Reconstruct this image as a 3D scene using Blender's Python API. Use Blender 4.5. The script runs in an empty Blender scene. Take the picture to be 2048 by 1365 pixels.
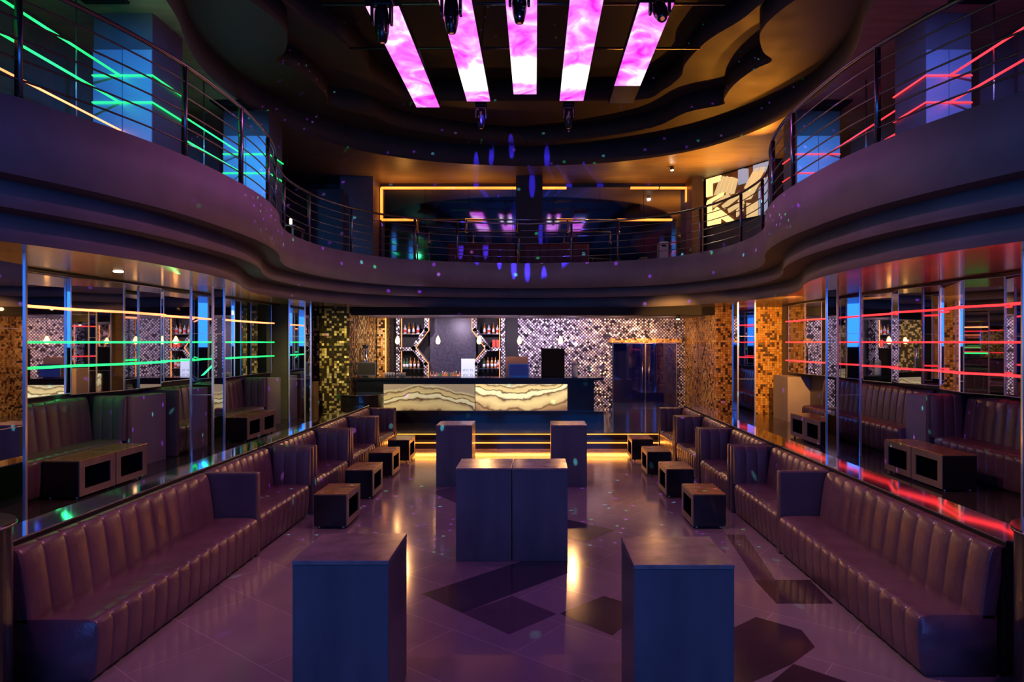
import bpy, bmesh, math, random
from mathutils import Vector, Matrix
random.seed(7)
C = bpy.context.scene.collection
SC = bpy.context.scene
PI = math.pi
AX = -0.2            # the hall's axis of symmetry
F = 1340.0           # focal length in pixels of the 2048 px frame
CAMZ = 2.35

# ------------------------------------------------------------------ camera, world, exposure
cd = bpy.data.cameras.new('camera'); cam = bpy.data.objects.new('camera', cd); C.objects.link(cam)
cam.location = (0, 0, CAMZ); cam.rotation_euler = (PI/2, 0, 0)
cd.sensor_width = 36; cd.lens = 36*F/2048; cd.shift_x = -46/2048; cd.shift_y = 2.5/2048
cd.clip_start = 0.05; cd.clip_end = 200
SC.camera = cam
SC.view_settings.view_transform = 'Standard'; SC.view_settings.look = 'None'
SC.view_settings.gamma = 1; SC.view_settings.use_curve_mapping = False
SC.view_settings.exposure = 0.0
w = bpy.data.worlds.new('world'); SC.world = w; w.use_nodes = True
w.node_tree.nodes['Background'].inputs[0].default_value = (0.12, 0.10, 0.30, 1)
w.node_tree.nodes['Background'].inputs[1].default_value = 0.02
try:
    SC.cycles.max_bounces = 8; SC.cycles.glossy_bounces = 5; SC.cycles.diffuse_bounces = 3
    SC.cycles.sample_clamp_indirect = 3.0; SC.cycles.use_denoising = True
    SC.cycles.caustics_reflective = False; SC.cycles.caustics_refractive = False
except Exception:
    pass

def aim(o, tgt):
    d = Vector(tgt) - o.location
    o.rotation_euler = d.to_track_quat('-Z', 'Y').to_euler()
def area(name, loc, tgt, sx, sy, col, e, spread=180):
    l = bpy.data.lights.new(name, 'AREA'); l.shape = 'RECTANGLE'; l.size = sx; l.size_y = sy
    l.color = col; l.energy = e; l.spread = math.radians(spread)
    o = bpy.data.objects.new(name, l); C.objects.link(o); o.location = loc; aim(o, tgt); return o
def spot(name, loc, tgt, col, e, ang=60, blend=0.6, r=0.05):
    l = bpy.data.lights.new(name, 'SPOT'); l.color = col; l.energy = e
    l.spot_size = math.radians(ang); l.spot_blend = blend; l.shadow_soft_size = r
    o = bpy.data.objects.new(name, l); C.objects.link(o); o.location = loc; aim(o, tgt); return o
def point(name, loc, col, e, r=0.05):
    l = bpy.data.lights.new(name, 'POINT'); l.color = col; l.energy = e; l.shadow_soft_size = r
    o = bpy.data.objects.new(name, l); C.objects.link(o); o.location = loc; return o
def gobo(name, loc, tgt, e, ang, scale, thr, col=None, r=0.01, stretch=(1, 1, 1), rnd=1.0, rot=0.0):
    """a projector: the beam is broken into dots (cells of a Voronoi pattern over the beam's direction)"""
    o = spot(name, loc, tgt, (1, 1, 1), e, ang, 0.1, r)
    l = o.data; l.use_nodes = True; nt = l.node_tree; nt.nodes.clear()
    tc = nt.nodes.new('ShaderNodeTexCoord'); mp = nt.nodes.new('ShaderNodeMapping')
    mp.inputs['Scale'].default_value = stretch
    vo = nt.nodes.new('ShaderNodeTexVoronoi'); vo.inputs['Scale'].default_value = scale
    vo.inputs['Randomness'].default_value = rnd
    lt = nt.nodes.new('ShaderNodeMath'); lt.operation = 'LESS_THAN'; lt.inputs[1].default_value = thr
    em = nt.nodes.new('ShaderNodeEmission'); out = nt.nodes.new('ShaderNodeOutputLight')
    sx = nt.nodes.new('ShaderNodeSeparateXYZ'); cb = nt.nodes.new('ShaderNodeCombineXYZ'); dv = nt.nodes.new('ShaderNodeVectorMath'); dv.operation = 'DIVIDE'
    nt.links.new(tc.outputs['Normal'], sx.inputs[0])
    for k in range(3): nt.links.new(sx.outputs[2], cb.inputs[k])
    nt.links.new(tc.outputs['Normal'], dv.inputs[0]); nt.links.new(cb.outputs[0], dv.inputs[1])
    mp.inputs['Rotation'].default_value = (0, 0, rot); vo.voronoi_dimensions = '2D'
    nt.links.new(dv.outputs[0], mp.inputs[0]); nt.links.new(mp.outputs[0], vo.inputs['Vector'])
    nt.links.new(vo.outputs['Distance'], lt.inputs[0]); nt.links.new(lt.outputs[0], em.inputs['Strength'])
    if col: em.inputs['Color'].default_value = (*col, 1)
    else:
        rp = nt.nodes.new('ShaderNodeValToRGB'); rp.color_ramp.interpolation = 'CONSTANT'
        sp = nt.nodes.new('ShaderNodeSeparateColor')
        nt.links.new(vo.outputs['Color'], sp.inputs[0]); nt.links.new(sp.outputs[0], rp.inputs[0])
        el = rp.color_ramp.elements
        el[0].color = (0.35, 0.05, 1, 1); el[1].position = 0.45; el[1].color = (0.15, 0.9, 1, 1)
        a = el.new(0.65); a.color = (0.55, 0.2, 1, 1); b = el.new(0.85); b.color = (0.05, 1, 0.35, 1)
        nt.links.new(rp.outputs[0], em.inputs['Color'])
    nt.links.new(em.outputs[0], out.inputs[0])
    return o

BLUE = (0.05, 0.16, 1.0); PINK = (1.0, 0.18, 0.85); AMBER = (1.0, 0.42, 0.08); VIOLET = (0.55, 0.16, 0.9)
area('front_blue_fill', (AX, -4.2, 3.4), (AX, 8, 1.6), 9, 2.5, (0.03, 0.22, 1.0), 245)  # added unseen blue fill behind the camera, in place of the stage screens
for i, (x, y) in enumerate(((-3.2, 3.0), (2.8, 3.0), (AX, 6.6), (-2.5, 8.3), (2.1, 8.3))):
    spot('ceiling_violet_beam', (x, y, 7.6), (x*0.7, y+0.3, 0), (0.64, 0.14, 0.66), (200, 200, 170, 130, 130)[i], 85, 1.0, 0.12)
for x in (-2.0, 1.6):
    spot('ceiling_pink_beam', (x, 12.0, 8.0), (x*0.8, 11.6, 0), (0.85, 0.25, 0.75), 110, 80, 1.0, 0.1)
spot('fascia_left_wash', (2.6, 5.0, 6.6), (-3.9, 9.2, 3.9), (0.85, 0.24, 0.56), 430, 60, 1.0)
spot('fascia_right_wash', (-3.0, 5.0, 6.6), (3.6, 9.2, 3.9), (0.75, 0.28, 0.68), 380, 60, 1.0)
spot('seat_warm_left', (1.9, 7.0, 7.6), (-3.6, 6.2, 0.6), (1.0, 0.40, 0.36), 760, 42, 1.0)
spot('seat_warm_right', (-2.3, 7.0, 7.6), (3.2, 6.2, 0.6), (1.0, 0.50, 0.42), 860, 42, 1.0)
for x in (-3.2, -1.2, 0.9, 2.9):
    spot('bar_front_amber', (x, 16.2, 3.15), (x*0.9, 12.8, 0.2), (1.0, 0.46, 0.16), 150, 100, 1.0, 0.04)
for x in (-3.6, -2.3, -0.9):
    spot('bar_ceiling_spot', (x, 18.3, 2.9), (x, 19.6, 1.5), (0.90, 0.70, 0.90), 130, 150, 1.0, 0.04)
    spot('bar_ceiling_uplight', (x, 17.5, 2.2), (x, 17.4, 3.1), (0.62, 0.52, 1.0), 40, 150, 1.0, 0.04)
for x in (-0.2, 1.0, 2.2, 3.6):
    spot('mosaic_wall_spot', (x, 18.2, 2.95), (x+0.1, 20.1, 2.0), (1.0, 0.55, 0.40) if x > 2 else (0.88, 0.62, 1.0), 110, 120, 1.0, 0.05)
spot('gold_wall_right', (4.9, 12.4, 3.1), (5.3, 16.6, 1.8), (1.0, 0.42, 0.08), 900, 80, 1.0)
spot('gold_wall_right_side', (2.4, 15.0, 2.9), (4.5, 17.6, 1.8), (1.0, 0.44, 0.10), 330, 90, 1.0)
spot('gold_wall_left', (-4.6, 12.6, 3.1), (-5.0, 16.6, 1.0), (1.0, 0.80, 0.22), 240, 60, 1.0)
spot('alcove_left', (-3.4, 16.9, 2.95), (-4.6, 18.6, 1.9), (0.95, 0.75, 0.75), 130, 90, 1.0)
area('side_left_green', (-5.9, 8.6, 1.9), (-4.6, 8.6, 0.6), 0.1, 4.5, (0.02, 1.0, 0.22), 6)
spot('side_left_soffit', (-4.9, 7.9, 1.2), (-5.2, 7.9, 3.2), (1.0, 0.48, 0.20), 34, 95, 1.0)
spot('side_left_soffit_far', (-5.0, 10.0, 1.2), (-5.1, 10.6, 3.2), (0.75, 0.55, 1.0), 26, 90, 1.0)
spot('side_right_soffit', (4.7, 8.2, 1.2), (4.9, 8.2, 3.2), (0.9, 0.36, 0.30), 7, 100, 1.0)
spot('side_right_blue', (3.9, 9.0, 3.0), (5.5, 11.0, 1.0), (0.20, 0.20, 1.0), 25, 90, 1.0)
spot('upstairs_left_blue', (-4.2, 6.4, 6.7), (-6.1, 10.2, 5.4), (0.03, 0.26, 1.0), 800, 50, 1.0)
spot('upstairs_right_blue', (3.8, 6.4, 6.7), (6.1, 10.2, 5.4), (0.14, 0.22, 1.0), 850, 50, 1.0)
spot('upstairs_left_teal', (-5.0, 11.0, 6.6), (-6.1, 13.8, 5.6), (0.06, 0.36, 1.0), 480, 60, 1.0)
spot('upstairs_right_teal', (4.6, 11.0, 6.6), (6.0, 13.8, 5.6), (0.06, 0.36, 1.0), 480, 60, 1.0)
point('upstairs_left_green', (-5.6, 8.0, 6.5), (0.05, 0.9, 0.22), 9, 0.1)
spot('upstairs_amber_right', (4.75, 17.6, 5.6), (4.3, 17.0, 7.2), (1.0, 0.36, 0.03), 300, 150, 1.0)
for x in (-3.8, -1.8, 2.6):
    spot('upstairs_amber_back', (x, 19.5, 6.2), (x, 19.0, 7.2), (1.0, 0.40, 0.07), 30, 150, 1.0, 0.05)
spot('cove_amber', (5.4, 16.0, 6.2), (4.2, 13.2, 8.0), (1.0, 0.32, 0.03), 270, 60, 1.0)
spot('cove_amber_upper', (5.6, 14.5, 6.4), (3.2, 13.0, 8.3), (1.0, 0.32, 0.03), 60, 40, 1.0)
spot('cove_green', (-5.6, 8.6, 6.2), (-4.4, 11.0, 7.9), (0.22, 0.50, 0.38), 30, 70, 1.0)
gobo('mirror_dots_projector', (-0.2, 7.4, 6.5), (-0.1, 14.5, 2.0), 5200, 120, 11, 0.055)
gobo('laser_dots_projector', (0.6, 13.6, 6.4), (0.6, 6.0, 0.0), 900, 120, 9, 0.04)
gobo('blue_stripe_projector', (-0.9, 10.4, 6.6), (-0.2, 19.2, 5.6), 9000, 34, 8, 0.17, (0.05, 0.03, 1.0), 0.02, (2.2, 0.5, 1), 1.0, -0.6)

# ------------------------------------------------------------------ materials
def newmat(name):
    m = bpy.data.materials.new(name); m.use_nodes = True
    return m, m.node_tree, m.node_tree.nodes['Principled BSDF']
def mat(name, col, rough=0.5, metal=0.0, spec=0.5, noise=0.0, nscale=8, bump=0.0, bscale=40, coat=0.0, stretch=None):
    m, nt, b = newmat(name)
    b.inputs['Base Color'].default_value = (*col, 1); b.inputs['Roughness'].default_value = rough
    b.inputs['Metallic'].default_value = metal; b.inputs['Specular IOR Level'].default_value = spec
    b.inputs['Coat Weight'].default_value = coat; b.inputs['Coat Roughness'].default_value = 0.08
    tc = nt.nodes.new('ShaderNodeTexCoord'); vec = tc.outputs['Object']
    if stretch:
        mp = nt.nodes.new('ShaderNodeMapping'); mp.inputs['Scale'].default_value = stretch
        nt.links.new(vec, mp.inputs[0]); vec = mp.outputs[0]
    if noise:
        n = nt.nodes.new('ShaderNodeTexNoise'); n.inputs['Scale'].default_value = nscale; n.inputs['Detail'].default_value = 4
        nt.links.new(vec, n.inputs['Vector'])
        r = nt.nodes.new('ShaderNodeValToRGB')
        r.color_ramp.elements[0].position = 0.3; r.color_ramp.elements[1].position = 0.7
        r.color_ramp.elements[0].color = (*[c*(1-noise) for c in col], 1)
        r.color_ramp.elements[1].color = (*[min(1, c*(1+noise)) for c in col], 1)
        nt.links.new(n.outputs['Fac'], r.inputs[0]); nt.links.new(r.outputs[0], b.inputs['Base Color'])
        rr = nt.nodes.new('ShaderNodeMapRange'); rr.inputs['To Min'].default_value = max(0, rough*0.75); rr.inputs['To Max'].default_value = min(1, rough*1.25)
        nt.links.new(n.outputs['Fac'], rr.inputs['Value']); nt.links.new(rr.outputs[0], b.inputs['Roughness'])
    if bump:
        n2 = nt.nodes.new('ShaderNodeTexNoise'); n2.inputs['Scale'].default_value = bscale; n2.inputs['Detail'].default_value = 3
        nt.links.new(vec, n2.inputs['Vector'])
        bp = nt.nodes.new('ShaderNodeBump'); bp.inputs['Strength'].default_value = bump; bp.inputs['Distance'].default_value = 0.01
        nt.links.new(n2.outputs['Fac'], bp.inputs['Height']); nt.links.new(bp.outputs[0], b.inputs['Normal'])
    return m
def emit(name, col, s):
    m, nt, b = newmat(name)
    b.inputs['Base Color'].default_value = (*[c*0.5 for c in col], 1)
    b.inputs['Emission Color'].default_value = (*col, 1); b.inputs['Emission Strength'].default_value = s
    return m
def led(name, col, s, pitch=0.02):
    """a strip of separate diodes behind a diffuser: the brightness ripples along it"""
    m, nt, b = newmat(name)
    b.inputs['Base Color'].default_value = (0.1, 0.1, 0.1, 1)
    b.inputs['Emission Color'].default_value = (*col, 1); b.inputs['Emission Strength'].default_value = s
    tc = nt.nodes.new('ShaderNodeTexCoord'); n = nt.nodes.new('ShaderNodeTexNoise'); n.inputs['Scale'].default_value = 0.9
    nt.links.new(tc.outputs['Object'], n.inputs['Vector'])
    mr = nt.nodes.new('ShaderNodeMapRange'); mr.inputs['From Min'].default_value = 0.3; mr.inputs['From Max'].default_value = 0.7
    mr.inputs['To Min'].default_value = s*0.6; mr.inputs['To Max'].default_value = s*1.3
    nt.links.new(n.outputs['Fac'], mr.inputs['Value']); nt.links.new(mr.outputs[0], b.inputs['Emission Strength'])
    return m
def mosaic(name, c1, c2, cell, tilt, rough=0.18, grout=(0.01, 0.01, 0.01), gw=0.42, metal=1.0, rot=0.785, dark=0.35):
    """square tesserae, each with its own tone and its own slight tilt"""
    m, nt, b = newmat(name)
    N = nt.nodes.new; L = nt.links.new
    tc = N('ShaderNodeTexCoord'); mp = N('ShaderNodeMapping'); mp.inputs['Rotation'].default_value = (0, 0, rot)
    sx = N('ShaderNodeSeparateXYZ'); ax = N('ShaderNodeMath'); cb = N('ShaderNodeCombineXYZ')   # runs along the wall, whichever way it faces
    L(tc.outputs['Object'], sx.inputs[0]); L(sx.outputs[0], ax.inputs[0]); L(sx.outputs[1], ax.inputs[1])
    L(ax.outputs[0], cb.inputs[0]); L(sx.outputs[2], cb.inputs[1]); L(cb.outputs[0], mp.inputs[0])
    vo = N('ShaderNodeTexVoronoi'); vo.voronoi_dimensions = '2D'; vo.distance = 'CHEBYCHEV'; vo.inputs['Randomness'].default_value = 0
    vo.inputs['Scale'].default_value = 1/cell
    L(mp.outputs[0], vo.inputs['Vector'])
    sp = N('ShaderNodeSeparateColor'); L(vo.outputs['Color'], sp.inputs[0])
    rp = N('ShaderNodeValToRGB'); rp.color_ramp.interpolation = 'CONSTANT'
    e = rp.color_ramp.elements; e[0].color = (*[c*0.12 for c in c1], 1); e[1].position = dark; e[1].color = (*c1, 1)
    x = e.new(0.5+dark/2); x.color = (*c2, 1)
    L(sp.outputs[0], rp.inputs[0])
    g = N('ShaderNodeMath'); g.operation = 'GREATER_THAN'; g.inputs[1].default_value = gw; L(vo.outputs['Distance'], g.inputs[0])
    mx = N('ShaderNodeMix'); mx.data_type = 'RGBA'; mx.inputs[7].default_value = (*grout, 1)
    L(g.outputs[0], mx.inputs[0]); L(rp.outputs[0], mx.inputs[6]); L(mx.outputs[2], b.inputs['Base Color'])
    b.inputs['Metallic'].default_value = metal; b.inputs['Roughness'].default_value = rough
    ge = N('ShaderNodeNewGeometry'); sb = N('ShaderNodeVectorMath'); sb.operation = 'SUBTRACT'; sb.inputs[1].default_value = (0.5, 0.5, 0.5)
    sc = N('ShaderNodeVectorMath'); sc.operation = 'SCALE'; sc.inputs['Scale'].default_value = tilt
    ad = N('ShaderNodeVectorMath'); no = N('ShaderNodeVectorMath'); no.operation = 'NORMALIZE'
    L(vo.outputs['Color'], sb.inputs[0]); L(sb.outputs[0], sc.inputs[0]); L(sc.outputs[0], ad.inputs[0])
    L(ge.outputs['Normal'], ad.inputs[1]); L(ad.outputs[0], no.inputs[0]); L(no.outputs[0], b.inputs['Normal'])
    return m

M = {}
M['leather'] = mat('dark_plum_leather', (0.145, 0.078, 0.10), 0.30, 0, 0.55, 0.18, 3, 0.25, 22)
M['leather_side'] = mat('dark_leather_panel', (0.13, 0.085, 0.10), 0.42, 0, 0.5, 0.12, 3, 0.15, 25)
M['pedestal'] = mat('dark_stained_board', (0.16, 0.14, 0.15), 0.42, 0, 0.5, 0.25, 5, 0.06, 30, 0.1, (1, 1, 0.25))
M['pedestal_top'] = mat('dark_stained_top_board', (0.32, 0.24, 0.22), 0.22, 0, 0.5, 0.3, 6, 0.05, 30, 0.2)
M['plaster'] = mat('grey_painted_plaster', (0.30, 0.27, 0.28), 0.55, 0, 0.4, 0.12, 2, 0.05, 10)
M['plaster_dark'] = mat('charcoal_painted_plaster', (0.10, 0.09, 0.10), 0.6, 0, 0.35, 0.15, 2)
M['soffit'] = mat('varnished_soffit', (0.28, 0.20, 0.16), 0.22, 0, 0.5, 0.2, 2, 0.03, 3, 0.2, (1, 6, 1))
M['ceil'] = mat('black_painted_ceiling', (0.02, 0.018, 0.022), 0.6, 0, 0.3, 0.2, 2)
M['ceil_up'] = mat('brown_painted_ceiling', (0.32, 0.24, 0.17), 0.45, 0, 0.4, 0.2, 1.5, 0.02, 3, 0, (1, 5, 1))
M['cove'] = mat('matt_cove_paint', (0.085, 0.068, 0.06), 0.6, 0, 0.3, 0.1, 2)
M['mirror'] = mat('mirror_glass', (0.72, 0.74, 0.80), 0.015, 1.0)
M['mirror_dark'] = mat('smoked_mirror', (0.38, 0.38, 0.50), 0.05, 1.0)
M['mirror_satin'] = mat('satin_blue_mirror', (0.45, 0.60, 0.80), 0.42, 0.6)
M['chrome'] = mat('polished_steel', (0.75, 0.75, 0.80), 0.12, 1.0)
M['steel_dark'] = mat('brushed_dark_steel', (0.32, 0.30, 0.33), 0.28, 1.0)
M['edge'] = mat('bevelled_mirror_edge', (0.85, 0.88, 0.95), 0.25, 0.7)
M['black'] = mat('black_lacquer', (0.012, 0.012, 0.016), 0.22, 0, 0.5, coat=0.4)
M['black_matt'] = mat('black_matt', (0.015, 0.014, 0.016), 0.6, 0, 0.3)
M['tabletop'] = mat('varnished_wood_top', (0.42, 0.21, 0.08), 0.22, 0, 0.6, 0.3, 6, 0, 40, 0.3, (1, 4, 1))
M['tableframe'] = mat('pale_brown_table_frame', (0.26, 0.19, 0.15), 0.4, 0, 0.5, 0.15, 6)
M['carpet'] = mat('side_platform_dark_tile', (0.05, 0.04, 0.045), 0.12, 0, 0.5, 0.2, 3)
M['gold'] = mosaic('gold_mosaic', (0.62, 0.30, 0.05), (0.95, 0.60, 0.18), 0.058, 0.30, 0.42, (0.05, 0.03, 0.01), 0.46, 0.45, 0, 0.20)
M['gold_dark'] = mosaic('antique_gold_mosaic', (0.70, 0.50, 0.12), (0.95, 0.78, 0.28), 0.062, 0.25, 0.40, (0.02, 0.02, 0.02), 0.46, 0.4, 0, 0.62)
M['silver'] = mosaic('silver_mirror_mosaic', (0.62, 0.55, 0.58), (1.0, 0.96, 0.96), 0.066, 0.45, 0.30, (0.01, 0.006, 0.012), 0.35, 0.45, 0.785, 0.25)
M['white'] = mat('white_plastic', (0.75, 0.75, 0.78), 0.4)
M['pale'] = mat('pale_cardboard', (0.75, 0.52, 0.38), 0.6)
M['screen'] = emit('monitor_screen_dark_blue', (0.01, 0.015, 0.09), 1.0)
M['screen_off'] = mat('monitor_screen_off', (0.07, 0.06, 0.04), 0.2)
M['led_amber'] = led('amber_led', (1.0, 0.25, 0.03), 2.8)
M['led_warm'] = led('orange_led', (1.0, 0.24, 0.08), 3.6)
M['led_green'] = led('green_led', (0.015, 1.0, 0.17), 2.5)
M['led_red'] = led('red_led', (1.0, 0.03, 0.035), 2.3)
M['led_step'] = led('amber_step_led', (1.0, 0.24, 0.03), 4.2)
M['ledge_mirror'] = mat('soft_ledge_mirror', (0.72, 0.74, 0.80), 0.06, 1.0)  # slight roughness, set to catch the glow of the light strips
M['bulb'] = emit('filament_bulb', (1.0, 0.42, 0.10), 14)
M['lamp_white'] = emit('halogen_lens', (1.0, 0.90, 0.62), 160)
M['art'] = emit('backlit_cream_acrylic', (1.0, 0.68, 0.30), 0.72)
M['art_hot'] = emit('backlit_warm_acrylic', (1.0, 0.66, 0.25), 1.5)
M['art_cool'] = emit('backlit_cool_acrylic', (0.52, 0.58, 0.80), 0.5)
M['wood'] = mat('brown_veneer', (0.30, 0.16, 0.07), 0.4, 0, 0.4, 0.3, 4, 0, 40, 0, (1, 1, 0.2))
M['maroon'] = mat('maroon_upholstery', (0.16, 0.03, 0.04), 0.5)
M['bottle_g'] = mat('green_bottle_glass', (0.03, 0.12, 0.05), 0.08, 0, 0.8, coat=0.5)
M['bottle_a'] = mat('amber_bottle_glass', (0.35, 0.12, 0.02), 0.08, 0, 0.8, coat=0.5)
M['bottle_c'] = mat('clear_bottle_glass', (0.55, 0.55, 0.62), 0.08, 0, 0.8, coat=0.5)
M['label_red'] = mat('red_carton', (0.55, 0.04, 0.02), 0.5)
M['black_panel'] = mat('midnight_wallpaper', (0.05, 0.045, 0.07), 0.35, 0.2, 0.5, 0.35, 14, 0.2, 60)

# glass door
def glassmat(name, col, alpha):
    m, nt, b = newmat(name)
    tr = nt.nodes.new('ShaderNodeBsdfTransparent'); gl = nt.nodes.new('ShaderNodeBsdfGlossy'); gl.inputs['Roughness'].default_value = 0.02
    tr.inputs[0].default_value = (*col, 1); gl.inputs[0].default_value = (0.8, 0.8, 0.9, 1)
    mx = nt.nodes.new('ShaderNodeMixShader'); mx.inputs[0].default_value = alpha
    nt.links.new(tr.outputs[0], mx.inputs[1]); nt.links.new(gl.outputs[0], mx.inputs[2])
    nt.links.new(mx.outputs[0], nt.nodes['Material Output'].inputs[0])
    return m
M['glass'] = glassmat('tinted_door_glass', (0.62, 0.62, 0.85), 0.16)
M['bulb_glass'] = glassmat('bulb_glass', (1, 0.85, 0.6), 0.1)

# floor tiles: large pale tiles laid on the diagonal with fine joints
def floor_mat(name, col, rough):
    m, nt, b = newmat(name); N = nt.nodes.new; L = nt.links.new
    tc = N('ShaderNodeTexCoord'); mp = N('ShaderNodeMapping'); mp.inputs['Rotation'].default_value = (0, 0, math.radians(38))
    L(tc.outputs['Object'], mp.inputs[0])
    br = N('ShaderNodeTexBrick'); br.inputs['Scale'].default_value = 1; br.inputs['Mortar Size'].default_value = 0.003
    br.inputs['Brick Width'].default_value = 1.3; br.inputs['Row Height'].default_value = 0.65
    br.inputs['Color1'].default_value = (*col, 1); br.inputs['Color2'].default_value = (*[c*0.86 for c in col], 1)
    br.inputs['Mortar'].default_value = (*[min(1, c*1.7) for c in col], 1)
    L(mp.outputs[0], br.inputs['Vector'])
    n = N('ShaderNodeTexNoise'); n.inputs['Scale'].default_value = 2.2; n.inputs['Detail'].default_value = 6
    L(tc.outputs['Object'], n.inputs['Vector'])
    mr = N('ShaderNodeMapRange'); mr.inputs['To Min'].default_value = 0.82; mr.inputs['To Max'].default_value = 1.15; L(n.outputs['Fac'], mr.inputs['Value'])
    mu = N('ShaderNodeVectorMath'); mu.operation = 'SCALE'; L(br.outputs[0], mu.inputs[0]); L(mr.outputs[0], mu.inputs['Scale'])
    L(mu.outputs[0], b.inputs['Base Color'])
    r2 = N('ShaderNodeMapRange'); r2.inputs['To Min'].default_value = rough*0.7; r2.inputs['To Max'].default_value = rough*1.4; L(n.outputs['Fac'], r2.inputs['Value'])
    L(r2.outputs[0], b.inputs['Roughness']); b.inputs['Specular IOR Level'].default_value = 0.6
    return m
M['floor'] = floor_mat('polished_mauve_stone_tile', (0.28, 0.22, 0.245), 0.12)
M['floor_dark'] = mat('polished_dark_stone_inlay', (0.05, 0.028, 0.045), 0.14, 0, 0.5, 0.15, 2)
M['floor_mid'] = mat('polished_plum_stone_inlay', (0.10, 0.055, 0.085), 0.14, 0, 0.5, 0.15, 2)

# backlit onyx with flowing bands
def onyx(name, bow, seed, bright):
    m, nt, b = newmat(name); N = nt.nodes.new; L = nt.links.new
    tc = N('ShaderNodeTexCoord'); sp = N('ShaderNodeSeparateXYZ'); L(tc.outputs['Generated'], sp.inputs[0])
    x = N('ShaderNodeMath'); x.operation = 'SUBTRACT'; x.inputs[1].default_value = 0.45; L(sp.outputs[0], x.inputs[0])
    x2 = N('ShaderNodeMath'); x2.operation = 'POWER'; x2.inputs[1].default_value = 2
    ab = N('ShaderNodeMath'); ab.operation = 'ABSOLUTE'; L(x.outputs[0], ab.inputs[0]); L(ab.outputs[0], x2.inputs[0])
    k = N('ShaderNodeMath'); k.operation = 'MULTIPLY'; k.inputs[1].default_value = bow; L(x2.outputs[0], k.inputs[0])
    h = N('ShaderNodeMath'); h.operation = 'ADD'; L(sp.outputs[2], h.inputs[0]); L(k.outputs[0], h.inputs[1])
    n = N('ShaderNodeTexNoise'); n.inputs['Scale'].default_value = 2.3; n.inputs['Detail'].default_value = 5
    mp = N('ShaderNodeMapping'); mp.inputs['Location'].default_value = (seed, seed, 0); mp.inputs['Scale'].default_value = (2.4, 1, 0.8)
    L(tc.outputs['Generated'], mp.inputs[0]); L(mp.outputs[0], n.inputs['Vector'])
    nm = N('ShaderNodeMath'); nm.operation = 'MULTIPLY_ADD'; nm.inputs[1].default_value = 0.52; L(n.outputs['Fac'], nm.inputs[0]); L(h.outputs[0], nm.inputs[2])
    r = N('ShaderNodeValToRGB'); e = r.color_ramp.elements
    stops = [(0.0, (0.20, 0.09, 0.05)), (0.16, (0.42, 0.24, 0.10)), (0.22, (0.16, 0.07, 0.03)), (0.28, (0.62, 0.42, 0.18)), (0.42, (0.85, 0.62, 0.26)),
             (0.52, (0.70, 0.50, 0.22)), (0.58, (0.10, 0.04, 0.015)), (0.62, (0.95, 0.78, 0.42)), (0.70, (1.0, 0.86, 0.46)), (0.735, (0.10, 0.05, 0.02)),
             (0.77, (0.85, 0.62, 0.24)), (0.86, (0.70, 0.52, 0.24)), (0.90, (0.22, 0.11, 0.04)), (0.95, (0.80, 0.66, 0.34)), (1.0, (0.50, 0.36, 0.22))]
    e[0].color = (*stops[0][1], 1); e[1].position = 1.0; e[1].color = (*stops[-1][1], 1)
    for p, c in stops[1:-1]:
        q = e.new(p); q.color = (*c, 1)
    sc = N('ShaderNodeMath'); sc.operation = 'MULTIPLY'; sc.inputs[1].default_value = 0.80; L(nm.outputs[0], sc.inputs[0])
    L(sc.outputs[0], r.inputs[0])
    fn = N('ShaderNodeTexNoise'); fn.inputs['Scale'].default_value = 40; fm = N('ShaderNodeMapping'); fm.inputs['Scale'].default_value = (4, 1, 0.5)
    L(tc.outputs['Generated'], fm.inputs[0]); L(fm.outputs[0], fn.inputs['Vector'])
    mr = N('ShaderNodeMapRange'); mr.inputs['To Min'].default_value = 0.55*bright; mr.inputs['To Max'].default_value = 1.25*bright; L(fn.outputs['Fac'], mr.inputs['Value'])
    L(r.outputs[0], b.inputs['Emission Color']); L(mr.outputs[0], b.inputs['Emission Strength']); L(r.outputs[0], b.inputs['Base Color'])
    b.inputs['Roughness'].default_value = 0.15
    return m
M['onyx_a'] = onyx('backlit_onyx_arch', 1.35, 3.1, 0.62)
M['onyx_b'] = onyx('backlit_onyx_valley', -1.1, 8.4, 1.35)

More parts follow.
